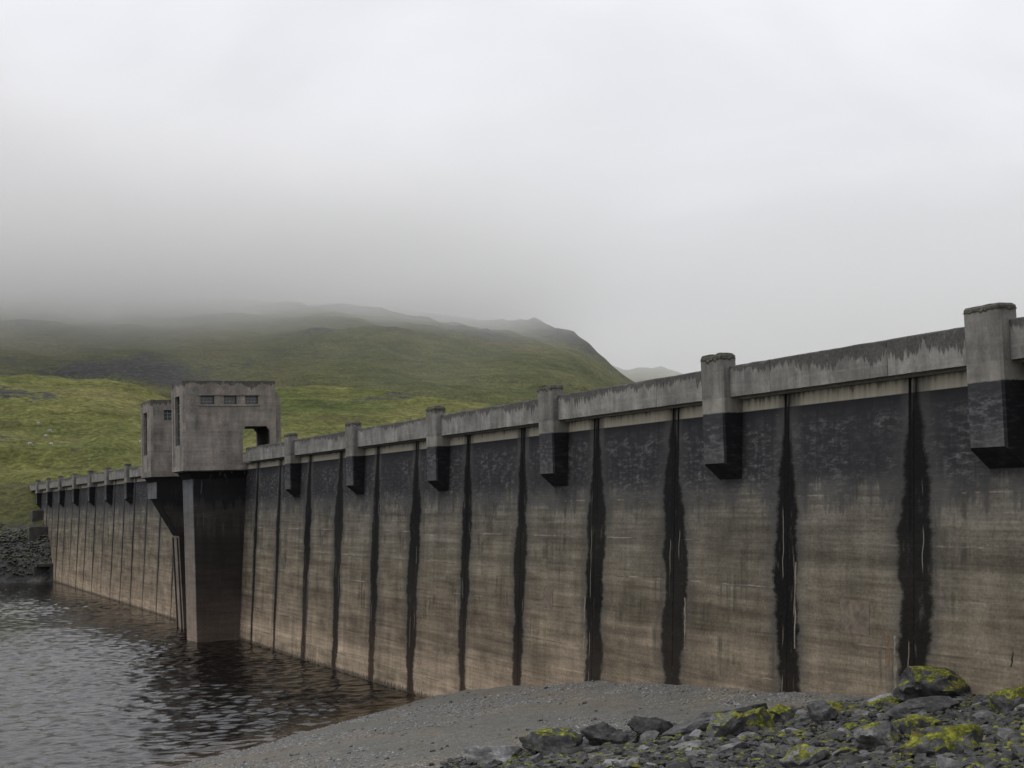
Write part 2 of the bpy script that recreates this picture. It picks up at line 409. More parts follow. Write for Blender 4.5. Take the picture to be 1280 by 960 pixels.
M['rust'] = plain('rust_deposit', (.15, .095, .055), .9, var=.4, sc=6)
M['lime'] = plain('lime_deposit', (.19, .165, .13), .9, var=.5, sc=8)
M['patch'] = plain('mortar_patch', (.135, .112, .086), .9, var=.4, sc=4)
M['block'] = plain('old_block_concrete', (.062, .060, .053), .9, var=.35, sc=1.5)
g = G('dusty_glass'); M['glass'] = g.bsdf((.06, .07, .073), .18, None, .5)

def moss_material():
    g = G('moss'); n = g.noise(g.P, 6, 5, .7); n2 = g.noise(g.P, 40, 3, .7)
    c = g.ramp(n, [(.3, (.022, .026, .010)), (.5, (.050, .056, .012)), (.68, (.105, .110, .016))])
    return g.bsdf(c, .95, g.bump(g.add(n2, n), .8, .05), .1)
M['moss'] = moss_material()
def dark_moss():
    g = G('dark_cap_moss'); n = g.noise(g.P, 5, 5, .7)
    c = g.ramp(n, [(.35, (.018, .018, .013)), (.55, (.040, .042, .016)), (.72, (.085, .090, .020))])
    return g.bsdf(c, .95, g.bump(n, .8, .05), .1)
M['cap'] = dark_moss()

# ------------------------------------------------------------------ the dam
FACE = lambda z: 30 + .06*z
CREST = 14.66
JR = [8.6, 16.0, 23.5, 30.9, 38.6, 45.55, 53.6, 60.7, 68.75, 75.95, 84.0, 91.15, 98.95, 106.4, 114.6, 121.5]
JL = [130.0, 138.6, 146.8, 154.45, 162.3, 170.4, 178.15, 185.2, 192.4, 200.2, 207.8, 215.6, 222.7, 230.2, 237.8, 245.4, 253.0, 260.5, 268.0, 275.6, 285.0]
JOINTS = JR + JL
PIL = [18.6, 33.64, 48.6, 63.56, 78.7, 93.75, 108.8, 179.6, 194.3, 208.8, 223.9, 239.5, 254.5, 269.0]
dam = empty('dam', (31.5, 145, 0), 'long grey concrete dam with dark streaked joints and a pillared parapet across the lake', 'dam')
# positions below are world metres; parts keep them through an inverse parent offset
def under(o, p):
    o.parent = p; o.matrix_parent_inverse = p.matrix_world.inverted() if p.type != 'EMPTY' else Matrix.Translation(-p.location)
    return o
def part(name, bm, mat, parent, smooth=None):
    o = from_bm(name, bm, mat, None, None, smooth)
    base = parent
    off = Vector((0, 0, 0))
    while base is not None:
        off += base.location; base = base.parent
    o.data.transform(Matrix.Translation(-off)); o.parent = parent
    return o

def set_attr(me, name, vals):
    a = me.attributes.new(name, 'FLOAT', 'POINT'); a.data.foreach_set('value', vals)
rj = random.Random(3)
JW = {}
for j in JOINTS:
    if j < 130: JW[j] = rj.uniform(.85, 1.35)
    else: JW[j] = rj.uniform(.34, .62)
JW[38.6] = 1.1; JW[45.55] = 1.0; JW[53.6] = 1.3; JW[121.5] = .62; JW[114.6] = .72
def block(a, b, first, last):
    """one cast block of the dam between two joints"""
    bm = bmesh.new(); dx = rj.uniform(-.012, .012)
    y0 = a + (0 if first else .03); y1 = b - (0 if last else .03)
    zb = -3.0
    prof = [(FACE(zb)+dx, zb), (FACE(7)+dx, 7), (FACE(CREST)+dx, CREST), (33.4, CREST), (33.4, 12), (40, zb)]
    loft(bm, [[(x, y0, z) for x, z in prof], [(x, y1, z) for x, z in prof]])
    o = part('concrete_block', bm, M['face'], dam)
    ys = [v.co.y + dam.location.y for v in o.data.vertices]
    set_attr(o.data, 'ja', [9.0 if first else y-a for y in ys]); set_attr(o.data, 'jb', [9.0 if last else b-y for y in ys])
    set_attr(o.data, 'wa', [JW[a]]*len(ys)); set_attr(o.data, 'wb', [JW[b]]*len(ys)); set_attr(o.data, 'pb', [0.0 if b < 50 else 1.0]*len(ys))
    set_attr(o.data, 'ia', [a]*len(ys)); set_attr(o.data, 'ib', [b]*len(ys))
def joint(a):
    bm = bmesh.new(); zb = -3.0
    for h, d, s in ((.0297, .012, 0),):
        prof = [(FACE(zb)+d, zb), (FACE(CREST-s)+d, CREST-.012-s), (33.38-s, CREST-.012-s), (33.38-s, 12), (39.9-s, zb+s)]
        loft(bm, [[(x, a-h, z) for x, z in prof], [(x, a+h, z) for x, z in prof]])
    o = part('joint_strip', bm, M['face'], dam); n = len(o.data.vertices)
    ys = [abs(v.co.y + dam.location.y - a) for v in o.data.vertices]
    set_attr(o.data, 'ja', ys); set_attr(o.data, 'jb', [9.0]*n); set_attr(o.data, 'wa', [JW[a]]*n); set_attr(o.data, 'wb', [.3]*n); set_attr(o.data, 'ia', [a]*n); set_attr(o.data, 'ib', [a]*n); set_attr(o.data, 'pb', [0.0]*n)
for i in range(len(JOINTS)-1):
    block(JOINTS[i], JOINTS[i+1], i == 0, i == len(JOINTS)-2)
for j in JOINTS[1:-1]: joint(j)

def bevel_z(bm, test, w, seg=1):
    es = [e for e in bm.edges if test(e)]
    if es: bmesh.ops.bevel(bm, geom=es, offset=w, segments=seg, affect='EDGES', profile=.5)
def pillar(y0, w=1.55):
    bm = bmesh.new()
    prof = [(30.0, 12.19), (30.0, 16.28), (30.62, 16.28), (30.62, 14.75), (31.3, 14.60), (31.3, 11.50), (30.70, 11.58)]
    loft(bm, [[(x, y0, z) for x, z in prof], [(x, y0+w, z) for x, z in prof]])
    def t(e):
        a, b = e.verts[0].co, e.verts[1].co
        if abs(a.x-30) < .01 and abs(b.x-30) < .01 and abs(a.z-b.z) > 2: return True
        return min(a.z, b.z) > 16.2
    bevel_z(bm, t, .07, 1)
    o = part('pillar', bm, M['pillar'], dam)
    # growth on top
    bm = bmesh.new(); rr = random.Random(int(y0*10))
    nx, ny = 10, 22
    vs = {}
    for i in range(nx+1):
        for k in range(ny+1):
            x = 29.985 + .66*i/nx; y = y0-.015 + (w+.03)*k/ny
            e = min(i, nx-i)/nx; f = min(k, ny-k)/ny
            h = (.03 if y0 < 36 else .06)*min(1, 6*min(e, f*1.5)) * max(0, mnoise.noise(Vector((x*3, y*3, y0)))*1.6+.55)
            z = 16.255 + h
            if min(i, nx-i, k, ny-k) == 0: z = 16.12 - .18*max(0, mnoise.noise(Vector((x*6, y*6, y0+5)))+.15)
            vs[i, k] = bm.verts.new((x, y, z))
    for i in range(nx):
        for k in range(ny):
            bm.faces.new((vs[i, k], vs[i+1, k], vs[i+1, k+1], vs[i, k+1]))
    part('moss_cap', bm, M['cap'], o, 180)
for y in PIL: pillar(y)

def parapet(y0, y1, x0=30.33, x1=30.60, z0=14.64, z1=15.8, name='parapet_panel'):
    bm = bmesh.new()
    n = max(2, int((y1-y0)/.35)); rr = random.Random(int(y0*100))
    rings = []
    for k in range(n+1):
        y = y0+(y1-y0)*k/n
        j = .012*mnoise.noise(Vector((y*.4, 1, 1))); t = .016*mnoise.noise(Vector((y*.5, 7, 1)))+rr.uniform(-.006, .006)
        c = .02 + (rr.uniform(.03, .08) if rr.random() < .10 else rr.uniform(0, .015))
        rings.append([(x0+j, y, z0+rr.uniform(0, .012)), (x0+j, y, z1-c-.015+t), (x0+c+j, y, z1+t), (x1-.03, y, z1+t), (x1, y, z1-.04+t), (x1, y, z0)])
    loft(bm, rings)
    return part(name, bm, M['parapet'], dam)
def run_parapet(a, b, cuts=()):
    pts = [a] + sorted(c for c in cuts if a+1 < c < b-1) + [b]
    for p, q in zip(pts, pts[1:]): parapet(p+.012, q-.012)
ends = [(8.6, 18.6)]
T1Y = (125.0, 129.6); T2Y = (140.0, 144.85)
stops = PIL
segs = []
last = 8.6
for p in PIL[:7]:
    segs.append((last, p)); last = p+1.55
segs += [(last, 123.4), (129.62, 139.98), (144.87, PIL[7])]
for p, q in zip(PIL[7:], PIL[8:]): segs.append((p+1.55, q))
segs.append((PIL[-1]+1.55, 285.0))
cuts = [39.2, 45.9, 58.0, 54.2, 73.0, 89.0, 103.5, 118.0, 155, 165, 174]
for a, b in segs: run_parapet(a, b, cuts)
for a, b in ((8.6, 40), (40, 80), (80, 125.1), (129.5, 140.1), (144.9, 190), (190, 240), (240, 285)):
    bm = bmesh.new(); box(bm, 33.02, 33.30, a+.01, b-.01, 14.64, 15.78); part('downstream_parapet', bm, M['parapet'], dam)
bm = bmesh.new(); box(bm, 30.64, 32.98, 8.62, 284.98, 14.55, 14.72); part('crest_road', bm, M['slab'], dam)

# things seen on the face: lime runs, mended patches, an old drain, guide rails
def face_plate(name, ya, yb, za, zb, mat, proud=.02, th=.3, seed=0, rag=0.0):
    bm = bmesh.new(); rr = random.Random(seed); n = 8 if rag else 1
    rings = []
    for k in range(n+1):
        z = za+(zb-za)*k/n; a = ya+rr.uniform(-rag, rag); b = yb+rr.uniform(-rag, rag)
        x = FACE(z)-proud
        rings.append([(x, a, z), (x, b, z), (x+th, b, z), (x+th, a, z)])
    loft(bm, rings); return part(name, bm, mat, dam)
face_plate('mortar_patch', 40.85, 42.45, 6.35, 7.45, M['patch'], .012)
face_plate('mortar_patch', 64.9, 66.0, 5.9, 6.8, M['patch'], .012)
face_plate('lime_run', 39.50, 39.60, 4.75, 6.45, M['lime'], .004, seed=3, rag=.045)
face_plate('lime_run', 45.02, 45.08, 5.6, 8.6, M['lime'], .012, seed=5, rag=.035)
face_plate('lime_run', 58.62, 58.70, 5.35, 6.1, M['lime'], .012, seed=6, rag=.03)
face_plate('lime_run', 52.63, 52.69, 5.0, 7.0, M['lime'], .012, seed=7, rag=.04)
face_plate('lime_run', 61.5, 61.57, 4.3, 6.6, M['lime'], .012, seed=8, rag=.05)
face_plate('lime_run', 76.95, 77.03, 4.5, 6.2, M['lime'], .012, seed=10, rag=.06)
face_plate('rust_stain', 39.80, 39.94, 5.45, 6.48, M['rust'], .004, seed=12, rag=.03)

# ------------------------------------------------------------------ the two towers
def wall_part(tower, o, u, n, us, zs, holes, th, mat):
    bm = bmesh.new(); grid_wall(bm, o, u, n, us, zs, holes, th)
    return part('wall', bm, mat, tower)
def window(tower, o, u, n, s0, s1, z0, z1, cols, rows, depth=.22, mat='frame'):
    """steel window: frame with glazing bars and one pane behind"""
    o = Vector(o); u = Vector(u); n = Vector(n)
    def bar(bm, a, b, c, d, t0, t1):
        vs = []
        for t in (t0, t1):
            for (s, z) in ((a, c), (b, c), (b, d), (a, d)):
                vs.append(bm.verts.new(o+u*s+n*t+Vector((0, 0, z))))
        for f in ((0,1,2,3), (7,6,5,4), (0,4,5,1), (1,5,6,2), (2,6,7,3), (3,7,4,0)): bm.faces.new([vs[i] for i in f])
    bm = bmesh.new(); w = .06
    bar(bm, s0-.01, s0+w, z0-.01, z1+.01, depth, depth+.08); bar(bm, s1-w, s1+.01, z0-.01, z1+.01, depth, depth+.08)
    bar(bm, s0+w, s1-w, z0-.01, z0+w, depth+.002, depth+.078); bar(bm, s0+w, s1-w, z1-w, z1+.01, depth+.002, depth+.078)
    bmesh.ops.recalc_face_normals(bm, faces=bm.faces[:])
    f = part('window', bm, M['frame'], tower)
    bm = bmesh.new(); b = .022
    for k in range(1, cols):
        s = s0+(s1-s0)*k/cols; bar(bm, s-b, s+b, z0+w, z1-w, depth+.012, depth+.05)
    for k in range(1, rows):
        z = z0+(z1-z0)*k/rows; bar(bm, s0+w, s1-w, z-b, z+b, depth+.014, depth+.048)
    if cols > 1 or rows > 1:
        bmesh.ops.recalc_face_normals(bm, faces=bm.faces[:]); part('glazing_bar', bm, M['slab'], f)
    else: bm.free()
    bm = bmesh.new(); bar(bm, s0+.02, s1-.02, z0+.02, z1-.02, depth+.052, depth+.07)
    bmesh.ops.recalc_face_normals(bm, faces=bm.faces[:]); part('pane', bm, M['glass'], f)

def tower(t, X0, XB, y0, y1, zb, zt, holes, far_holes, mat, slot):
    W = lambda o, u, n, L, hs, zz=(zb, zt), th=.38: wall_part(t, o, u, n, (0, L), zz, hs, th, mat)
    W((X0, y0, 0), (1, 0, 0), (0, 1, 0), XB-X0, holes)                           # flank facing the camera
    W((X0, y1, 0), (1, 0, 0), (0, -1, 0), XB-X0, far_holes)
    W((X0+.003, y0+.383, 0), (0, 1, 0), (1, 0, 0), y1-y0-.766, [(slot[0]-.383, slot[1]-.383, slot[2], slot[3])])
    W((XB-.003, y0+.385, 0), (0, 1, 0), (-1, 0, 0), y1-y0-.77, [])
    window(t, (X0, y0, 0), (0, 1, 0), (1, 0, 0), *slot, 2, 6, .26)
    bm = bmesh.new(); box(bm, X0-.03, X0+.1, y0+slot[0]+.02, y0+slot[1]-.02, zb+.03, slot[2]-.06); part('apron', bm, M['pale_tower'], t)
    # fins either side of the slot, corner piers a little proud
    bm = bmesh.new(); box(bm, X0-.05, X0+.2, y0-.012, y0+.55, zb+.01, zt-.02); part('corner_pier', bm, mat, t)
    bm = bmesh.new(); box(bm, X0-.05, X0+.2, y1-.55, y1+.012, zb+.01, zt-.02); part('corner_pier', bm, mat, t)
    bm = bmesh.new(); q = .2
    loft(bm, [[(X0+q, y0+q, z), (XB-q, y0+q, z), (XB-q, y1-q, z), (X0+q, y1-q, z)] for z in (zt-.55, zt-.35)])
    part('roof', bm, mat, t)
def ring(X0, XB, y0, y1, z, g=0.0):
    c = .05
    return [(XB, y0-g, z), (X0-g+c, y0-g, z), (X0-g, y0-g+c, z), (X0-g, y1+g-c, z), (X0-g+c, y1+g, z), (XB, y1+g, z)]
M['pale_tower'] = plain('pale_apron_concrete', (.20, .185, .165), .9, var=.3, sc=2)

t1 = empty('valve_tower', (29, 127.3, 0), 'taller square concrete tower with three barred windows and a passage over the dam', 'tower', 'concrete towers on the dam')
H = [(26.98-25.55, 28.12-25.55, 19.52, 20.22), (28.92-25.55, 30.0-25.55, 19.52, 20.22), (30.72-25.55, 31.82-25.55, 19.52, 20.22),
     (30.46-25.55, 32.76-25.55, 14.70, 17.66)]
tower(t1, 25.55, 33.31, 125.0, 129.6, 14.40, 21.45, H, [H[3]], M['tower'], (1.5, 3.42, 16.2, 20.3))
for h in H[:3]: window(t1, (25.55, 125.0, 0), (1, 0, 0), (0, 1, 0), *h, 4, 3, .20)
bm = bmesh.new(); box(bm, 26.80, 32.0, 124.93, 125.2, 19.36, 19.50); part('sill', bm, M['tower'], t1)
bm = bmesh.new(); box(bm, 26.80, 31.98, 124.90, 125.2, 20.24, 20.36); part('lintel', bm, M['tower'], t1)
bm = bmesh.new()                                          # haunches in the upper corners of the passage
for yy in (125.02, 129.22):
    for (xa, sx) in ((30.46, 1), (32.76, -1)):
        loft(bm, [[(xa-.02*sx, y, 17.70), (xa+.30*sx, y, 17.70), (xa-.02*sx, y, 17.30)] for y in (yy, yy+.36)])
part('passage_haunch', bm, M['tower'], t1)
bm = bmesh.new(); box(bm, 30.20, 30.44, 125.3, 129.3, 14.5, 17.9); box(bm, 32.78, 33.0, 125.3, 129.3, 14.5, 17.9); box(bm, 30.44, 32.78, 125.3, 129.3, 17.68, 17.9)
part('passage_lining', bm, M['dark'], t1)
bm = bmesh.new()
loft(bm, [ring(25.55, 31.9, 125.0, 129.6, 14.42, .07), ring(25.55, 31.9, 125.0, 129.6, 14.05, .07), ring(25.70, 31.9, 125.12, 129.48, 13.95)][::-1])
bmesh.ops.recalc_face_normals(bm, faces=bm.faces[:]); part('plinth', bm, M['tower'], t1)
bm = bmesh.new()
pts = [(33.312, 15.0), (33.312, 20.45), (33.48, 20.45), (33.70, 20.30), (33.82, 19.95), (33.82, 15.0)]
loft(bm, [[(x, y, z) for x, z in pts] for y in (125.3, 129.3)]); part('rear_shaft', bm, M['tower'], t1)
bm = bmesh.new()
loft(bm, [ring(26.50, 31.6, 125.4, 129.3, -3.0), ring(26.35, 31.6, 125.4, 129.3, 9.0), ring(26.27, 31.6, 125.4, 129.3, 13.35), ring(25.86, 31.6, 125.16, 129.44, 13.98)])
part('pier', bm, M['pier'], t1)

t2 = empty('gate_tower', (28, 142.5, 12), 'lower concrete tower carried on a sloping bracket behind the taller windowed tower', 'tower', 'concrete towers on the dam')
H2 = [(26.84-25.66, 27.95-25.66, 19.05, 19.98), (30.46-25.66, 32.0-25.66, 14.70, 17.4)]
tower(t2, 25.66, 32.6, 140.0, 144.85, 14.40, 20.92, H2, [H2[1]], M['tower_low'], (2.0, 3.9, 15.95, 19.9))
window(t2, (25.66, 140.0, 0), (1, 0, 0), (0, 1, 0), *H2[0], 3, 3, .2)
bm = bmesh.new()
loft(bm, [ring(25.66, 31.9, 140.0, 144.85, 14.42, .07), ring(25.66, 31.9, 140.0, 144.85, 13.90, .07), ring(25.85, 31.9, 140.15, 144.7, 13.80)][::-1])
bmesh.ops.recalc_face_normals(bm, faces=bm.faces[:]); part('plinth', bm, M['tower_low'], t2)
bm = bmesh.new()
loft(bm, [ring(26.08, 31.5, 140.1, 144.5, 11.92), ring(26.08, 31.5, 140.1, 144.5, 13.4), ring(25.87, 31.5, 140.05, 144.7, 13.82)])
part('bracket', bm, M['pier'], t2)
bm = bmesh.new()
loft(bm, [ring(28.5, 31.5, 140.103, 142.7, -3.0), ring(28.05, 31.5, 140.103, 142.8, 8.45), ring(26.15, 31.5, 140.103, 143.6, 11.95)])
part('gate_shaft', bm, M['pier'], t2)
for ya in (140.38, 142.35):
    bm = bmesh.new()
    loft(bm, [[(28.05+(8.45-z)*.0395-.12, ya, z), (28.05+(8.45-z)*.0395+.05, ya, z), (28.05+(8.45-z)*.0395+.05, ya+.22, z), (28.05+(8.45-z)*.0395-.12, ya+.22, z)] for z in (-2.5, 8.3)])
    part('guide_rail', bm, M['steel'], t2)

# ------------------------------------------------------------------ ground
SS = [-60, -10, 0, 3, 5.3, 10.3, 16, 22, 26, 29.5, 32.4, 37, 42.4, 60, 200]
ZZ = [-8, -2.2, 0, .7, 1.24, 2.1, 2.97, 3.6, 3.95, 4.3, 4.55, 5.35, 6.5, 7.8, 14]
def ground(X, Y):
    X = np.asarray(X, float); Y = np.asarray(Y, float)
    s = (X-30)*.646-(Y-81)*.763
    z = np.interp(s, SS, ZZ)
    z = z + 3.1*np.exp(-(X*X+Y*Y)/60.0)
    return z
def sheet(name, xs, ys, zf, mat, label=None, kind='structure', smooth=True):
    X, Y = np.meshgrid(xs, ys); Z = zf(X, Y)
    nx, ny = len(xs), len(ys)
    co = np.stack([X, Y, Z], -1).reshape(-1, 3)
    i = np.arange(nx*ny).reshape(ny, nx)
    q = np.stack([i[:-1, :-1], i[:-1, 1:], i[1:, 1:], i[1:, :-1]], -1).reshape(-1, 4)
    me = bpy.data.meshes.new(name)
    me.vertices.add(len(co)); me.vertices.foreach_set('co', co.ravel())
    me.loops.add(q.size); me.loops.foreach_set('vertex_index', q.ravel())
    me.polygons.add(len(q)); me.polygons.foreach_set('loop_start', np.arange(0, q.size, 4))
    me.update(calc_edges=True); me.validate()
    if smooth: me.polygons.foreach_set('use_smooth', [True]*len(me.polygons))
    o = link(name, me, mat)
    if label: o['label'] = label
    o['kind'] = kind
    return o
def gravel_material():
    g = G('wet_gravel'); P = g.P
    cells = g.voro(P, 16.0, 'F1', 'Color'); vd = g.voro(P, 16.0); v2 = g.voro(P, 38.0, 'F1', 'Color'); 
    sp = g.nt.nodes.new('ShaderNodeSeparateXYZ'); g.put(sp.inputs[0], cells)
    sp2 = g.nt.nodes.new('ShaderNodeSeparateXYZ'); g.put(sp2.inputs[0], v2)
    big = g.noise(g.scl(P, (.35, .22, 1)), 1.0, 4, .6); mid = g.noise(P, 1.2, 4, .65)
    base = g.mix(g.sm(big, .45, .62), (.108, .106, .094), (.126, .112, .088))
    k = g.mul(g.lin(sp.outputs[0], 0, 1, .72, 1.28), g.lin(sp2.outputs[0], 0, 1, .75, 1.25)); k = g.mul(k, g.lin(mid, .3, .7, .84, 1.14))
    col = g.mix(1.0, base, g.vec(k, k, k), 'MULTIPLY')
    pale = g.mul(g.sm(sp.outputs[1], .93, .97), g.sm(g.noise(P, .35, 3), .44, .60))
    col = g.mix(g.mul(pale, .7), col, (.36, .35, .32))
    col = g.mix(g.mul(g.sm(sp.outputs[2], .94, .98), .6), col, (.03, .03, .03))
    col = g.mix(g.mul(g.sm(g.add(g.z, g.lin(mid, .3, .7, -.2, .2)), .55, .15), .62), col, (.055, .042, .026))
    h = g.add(g.mul(vd, -1.0), g.mul(mid, .6))
    return g.bsdf(col, .85, g.bump(h, .7, .05), .25)
M['gravel'] = gravel_material()
def beach_z(X, Y):
    return ground(X, Y) + .17*fbm(X*.22, Y*.22, 3, 3) + .05*fbm(X*1.1, Y*1.1, 4, 8, .6)
sheet('gravel_beach', np.arange(-60, 36.01, .3), np.arange(-30, 100.01, .34), beach_z, M['gravel'], 'grey gravel beach sloping from the rubble down to the lake')

# the lake
def water_material():
    g = G('peaty_water'); P = g.P
    h = g.noise(g.scl(P, (.7, 1.1, 1)), 5.0, 3, .55, .3)
    dep = g.attr('depth')
    col = g.mix(g.sm(dep, .75, 0.0), (.006, .005, .0042), (.036, .025, .014))
    return g.bsdf(col, .03, g.bump(h, .8, .022), .5, IOR=1.333)
M['water'] = water_material()
def wave_z(X, Y):
    lee = .95 + .05*sstep(1.0, 17.0, 30-X)                    # calmer under the wall
    gust = .75 + .5*sstep(-.4, .4, fbm(X*.03, Y*.03, 2, 77))
    fade = sstep(290, 165, Y)*.999 + .001
    w = .030*perlin(X*.60+Y*.06, Y*1.10, 70) + .031*perlin(X*1.0-Y*.14, Y*1.85, 71) + .016*perlin(X*1.3+Y*.3, Y*2.3, 72)
    w = w + .020*perlin(X*.16, Y*.30, 73)
    return w*lee*gust*fade*2.15
xs = np.concatenate([np.arange(-700, -70, 40), np.arange(-70, -22, 1.2), np.arange(-22, 5, .24), np.arange(5, 32.3, .17), [32.5]])
ys = np.concatenate([np.arange(-300, -40, 20), np.arange(-40, 62, 1.5), np.arange(62, 110, .14), np.arange(110, 150, .2), np.arange(150, 256, .42), np.arange(256, 420, 8)])
wt = sheet('lake_water', xs, ys, wave_z, M['water'], 'dark rippled lake water against the foot of the dam')
co = np.empty(len(wt.data.vertices)*3); wt.data.vertices.foreach_get('co', co); co = co.reshape(-1, 3)
set_attr(wt.data, 'depth', np.maximum(0, -ground(co[:, 0], co[:, 1])))

# ------------------------------------------------------------------ hills
def ang(X, Y): return np.degrees(np.arctan2(X, Y))
def px_ang(x): return 23.8 + math.degrees(math.atan((x-640)/1900))
def elev_at(x, y):                                   # photo pixel -> tangent of elevation (approx, horizon fitted)
    h = 620 - .03*(x-640)
    return (h-y)/1900*math.cos(math.atan((x-640)/1900))
def profile(pts):
    a = np.array([px_ang(x) for x, y in pts]); e = np.array([elev_at(x, y) for x, y in pts])
    return lambda A: np.interp(A, a, e)
def grass_material(name, stops):
    g = G(name); P = g.P
    n1 = g.noise(P, .018, 5, .6); n2 = g.noise(g.scl(P, (1, 1, 3)), .09, 5, .65); n3 = g.noise(P, .8, 4, .7)
    n4 = g.noise(g.scl(P, (.25, .25, 2.2)), .25, 4, .6)                # sheep tracks along the contour
    c = g.ramp(n1, stops)
    k = g.mul(g.lin(n2, .28, .72, .58, 1.34), g.lin(n3, .3, .7, .62, 1.38)); k = g.mul(k, g.lin(n4, .3, .7, .88, 1.1)); n5 = g.noise(g.scl(P, (1, 1, 1.6)), .5, 5, .75); k = g.mul(k, g.lin(n5, .3, .7, .48, 1.52))
    c = g.mix(1.0, c, g.vec(k, k, k), 'MULTIPLY')
    c = g.mix(g.mul(g.sm(g.noise(P, .05, 4, .65), .60, .70), .6), c, (.085, .066, .034))
    rk = g.attr('rock')
    m = g.sm(g.add(rk, g.lin(g.noise(g.scl(P, (1, 1, 2)), .22, 6, .8), .3, .7, -.75, .75)), .40, .56)
    rc = g.ramp(g.noise(g.scl(P, (1, 1, 2.5)), .35, 5, .75), [(.32, (.020, .022, .022)), (.52, (.052, .054, .052)), (.66, (.120, .122, .118)), (.74, (.26, .26, .25))])
    c = g.mix(m, c, rc)
    speck = g.mul(g.sm(g.voro(P, .22), .10, .05), g.sm(g.noise(P, .03, 3), .52, .6))
    c = g.mix(g.mul(speck, .8), c, (.22, .22, .20))
    h = g.add(g.add(g.mul(n2, 2.0), g.mul(n4, .5)), g.add(g.mul(n3, .25), g.mul(n5, 1.2)))
    return g.bsdf(c, .95, g.bump(h, .9, 1.2), .1)
M['grass'] = grass_material('hill_grass', [(.3, (.072, .090, .026)), (.5, (.122, .126, .040)), (.68, (.164, .152, .058))])
M['moor'] = grass_material('moorland', [(.3, (.064, .078, .029)), (.5, (.102, .108, .040)), (.68, (.138, .130, .056))])
def gauss(X, Y, cx, cy, rx, ry, rot=0.0):
    c, s = math.cos(rot), math.sin(rot); dx, dy = X-cx, Y-cy
    u = (c*dx+s*dy)/rx; v = (-s*dx+c*dy)/ry
    return np.exp(-(u*u+v*v))
def polar(x, r): a = R(px_ang(x)); return r*math.sin(a), r*math.cos(a)

# near hillside beyond the far end of the dam
near_prof = profile([(-900, 440), (-300, 455), (0, 470), (60, 470), (130, 472), (170, 481), (215, 499), (260, 503), (320, 485), (350, 480), (395, 481), (430, 485), (470, 489), (545, 500), (600, 507), (700, 512), (900, 520), (1300, 530)])
def near_h(X, Y):
    r = np.hypot(X, Y); A = ang(X, Y)
    rc = 520 + 40*fbm(A*.12, A*0+3, 2, 5)
    zc = 11.2 + near_prof(A)*rc
    base = 8.0
    r0 = 262.0 - 2.2*np.clip(A-5, 0, 40)*0
    t = np.clip((r-r0)/(rc-r0), 0, 1.6)
    z = base + (zc-base)*np.where(t < 1, t**1.25, 1 - .55*(t-1))
    amp = sstep(0, .25, t)*(1-sstep(1.2, 1.6, t)*.5)
    z = z + amp*(6.5*fbm(X*.013, Y*.013, 4, 21) + 2.6*fbm(X*.05, Y*.05, 4, 31, .6)) * np.where(t > .75, .55, 1.0)
    return z
def hill_z(X, Y):
    z = near_h(X, Y)
    # flat topped old spoil bench behind the dam end
    cx, cy = polar(60, 372)
    b = gauss(X, Y, cx, cy, 22, 16)
    z = z + 3.0*sstep(.25, .6, b)
    st = z/3.2; q = np.floor(st); f = st-q
    ter = (q + sstep(.55, .95, f))*3.2
    k = .75*sstep(11, 8, ang(X, Y))*sstep(370, 345, np.hypot(X, Y))
    return z*(1-k) + ter*k
hs = sheet('grassy_hillside', np.arange(-320, 700, 2.6), np.arange(262, 760, 2.6), hill_z, M['grass'], 'near green hillside with hummocks rising beyond the dam')
co = np.empty(len(hs.data.vertices)*3); hs.data.vertices.foreach_get('co', co); co = co.reshape(-1, 3)
rock = np.zeros(len(co))
for (x, r, rx, ry, a) in ((20, 470, 12, 9, .8), (485, 490, 16, 6, .7), (520, 500, 14, 5, .55), (60, 392, 9, 3, .5), (8, 380, 6, 3, .5)):
    cx, cy = polar(x, r); rock = np.maximum(rock, a*gauss(co[:, 0], co[:, 1], cx, cy, rx, ry))
set_attr(hs.data, 'rock', rock)

# mountain running up into the cloud
mt_prof = profile([(-1200, 320), (-400, 335), (0, 358), (150, 366), (280, 374), (380, 382), (450, 382), (500, 390), (560, 402), (600, 412), (640, 415), (668, 419), (692, 426), (722, 433), (742, 446), (760, 460), (778, 474), (800, 488), (850, 510), (950, 560), (1300, 600)])
crags = [(150, 770, 38, 20, 1.35, 2), (60, 745, 60, 12, 1.0, 1), (195, 775, 18, 22, 1.35, 3), (110, 755, 36, 12, .75, 1), (160, 1000, 40, 16, .75, 5), (265, 930, 30, 10, .5, 3), (505, 905, 26, 9, .8, 4), (400, 880, 18, 7, .7, 3), (600, 960, 40, 16, .7, 5), (560, 1020, 50, 20, .75, 6),
         (700, 1120, 45, 30, .8, 6), (660, 1150, 40, 30, .8, 6), (450, 1010, 40, 14, .7, 4), (330, 1010, 40, 14, .6, 4), (25, 900, 35, 16, .6, 4)]
def mt_z(X, Y):
    r = np.hypot(X, Y); A = ang(X, Y)
    rc = 1290 + 60*fbm(A*.1, A*0+9, 2, 15)
    zc = 11.2 + mt_prof(A)*rc
    r0 = 610.0
    t = np.clip((r-r0)/(rc-r0), 0, 2.0)
    z = 22 + (zc-22)*np.where(t < 1, 1-np.clip(1-t, 0, 1)**1.5, 1 - .5*(t-1))
    amp = sstep(0, .2, t)
    tops = 1 - .78*sstep(.55, .9, t)
    z = z + amp*tops*(13*fbm(X*.0055, Y*.0055, 4, 41) + 6.0*fbm(X*.018, Y*.018, 5, 47, .58))
    for (x, rr, rx, ry, a, hgt) in crags:
        cx, cy = polar(x, rr); gm = gauss(X, Y, cx, cy, rx*1.2, ry*1.8)
        z = z + hgt*gm*(.15+1.1*fbm(X*.03, Y*.03, 4, 53, .6, True))
    return z
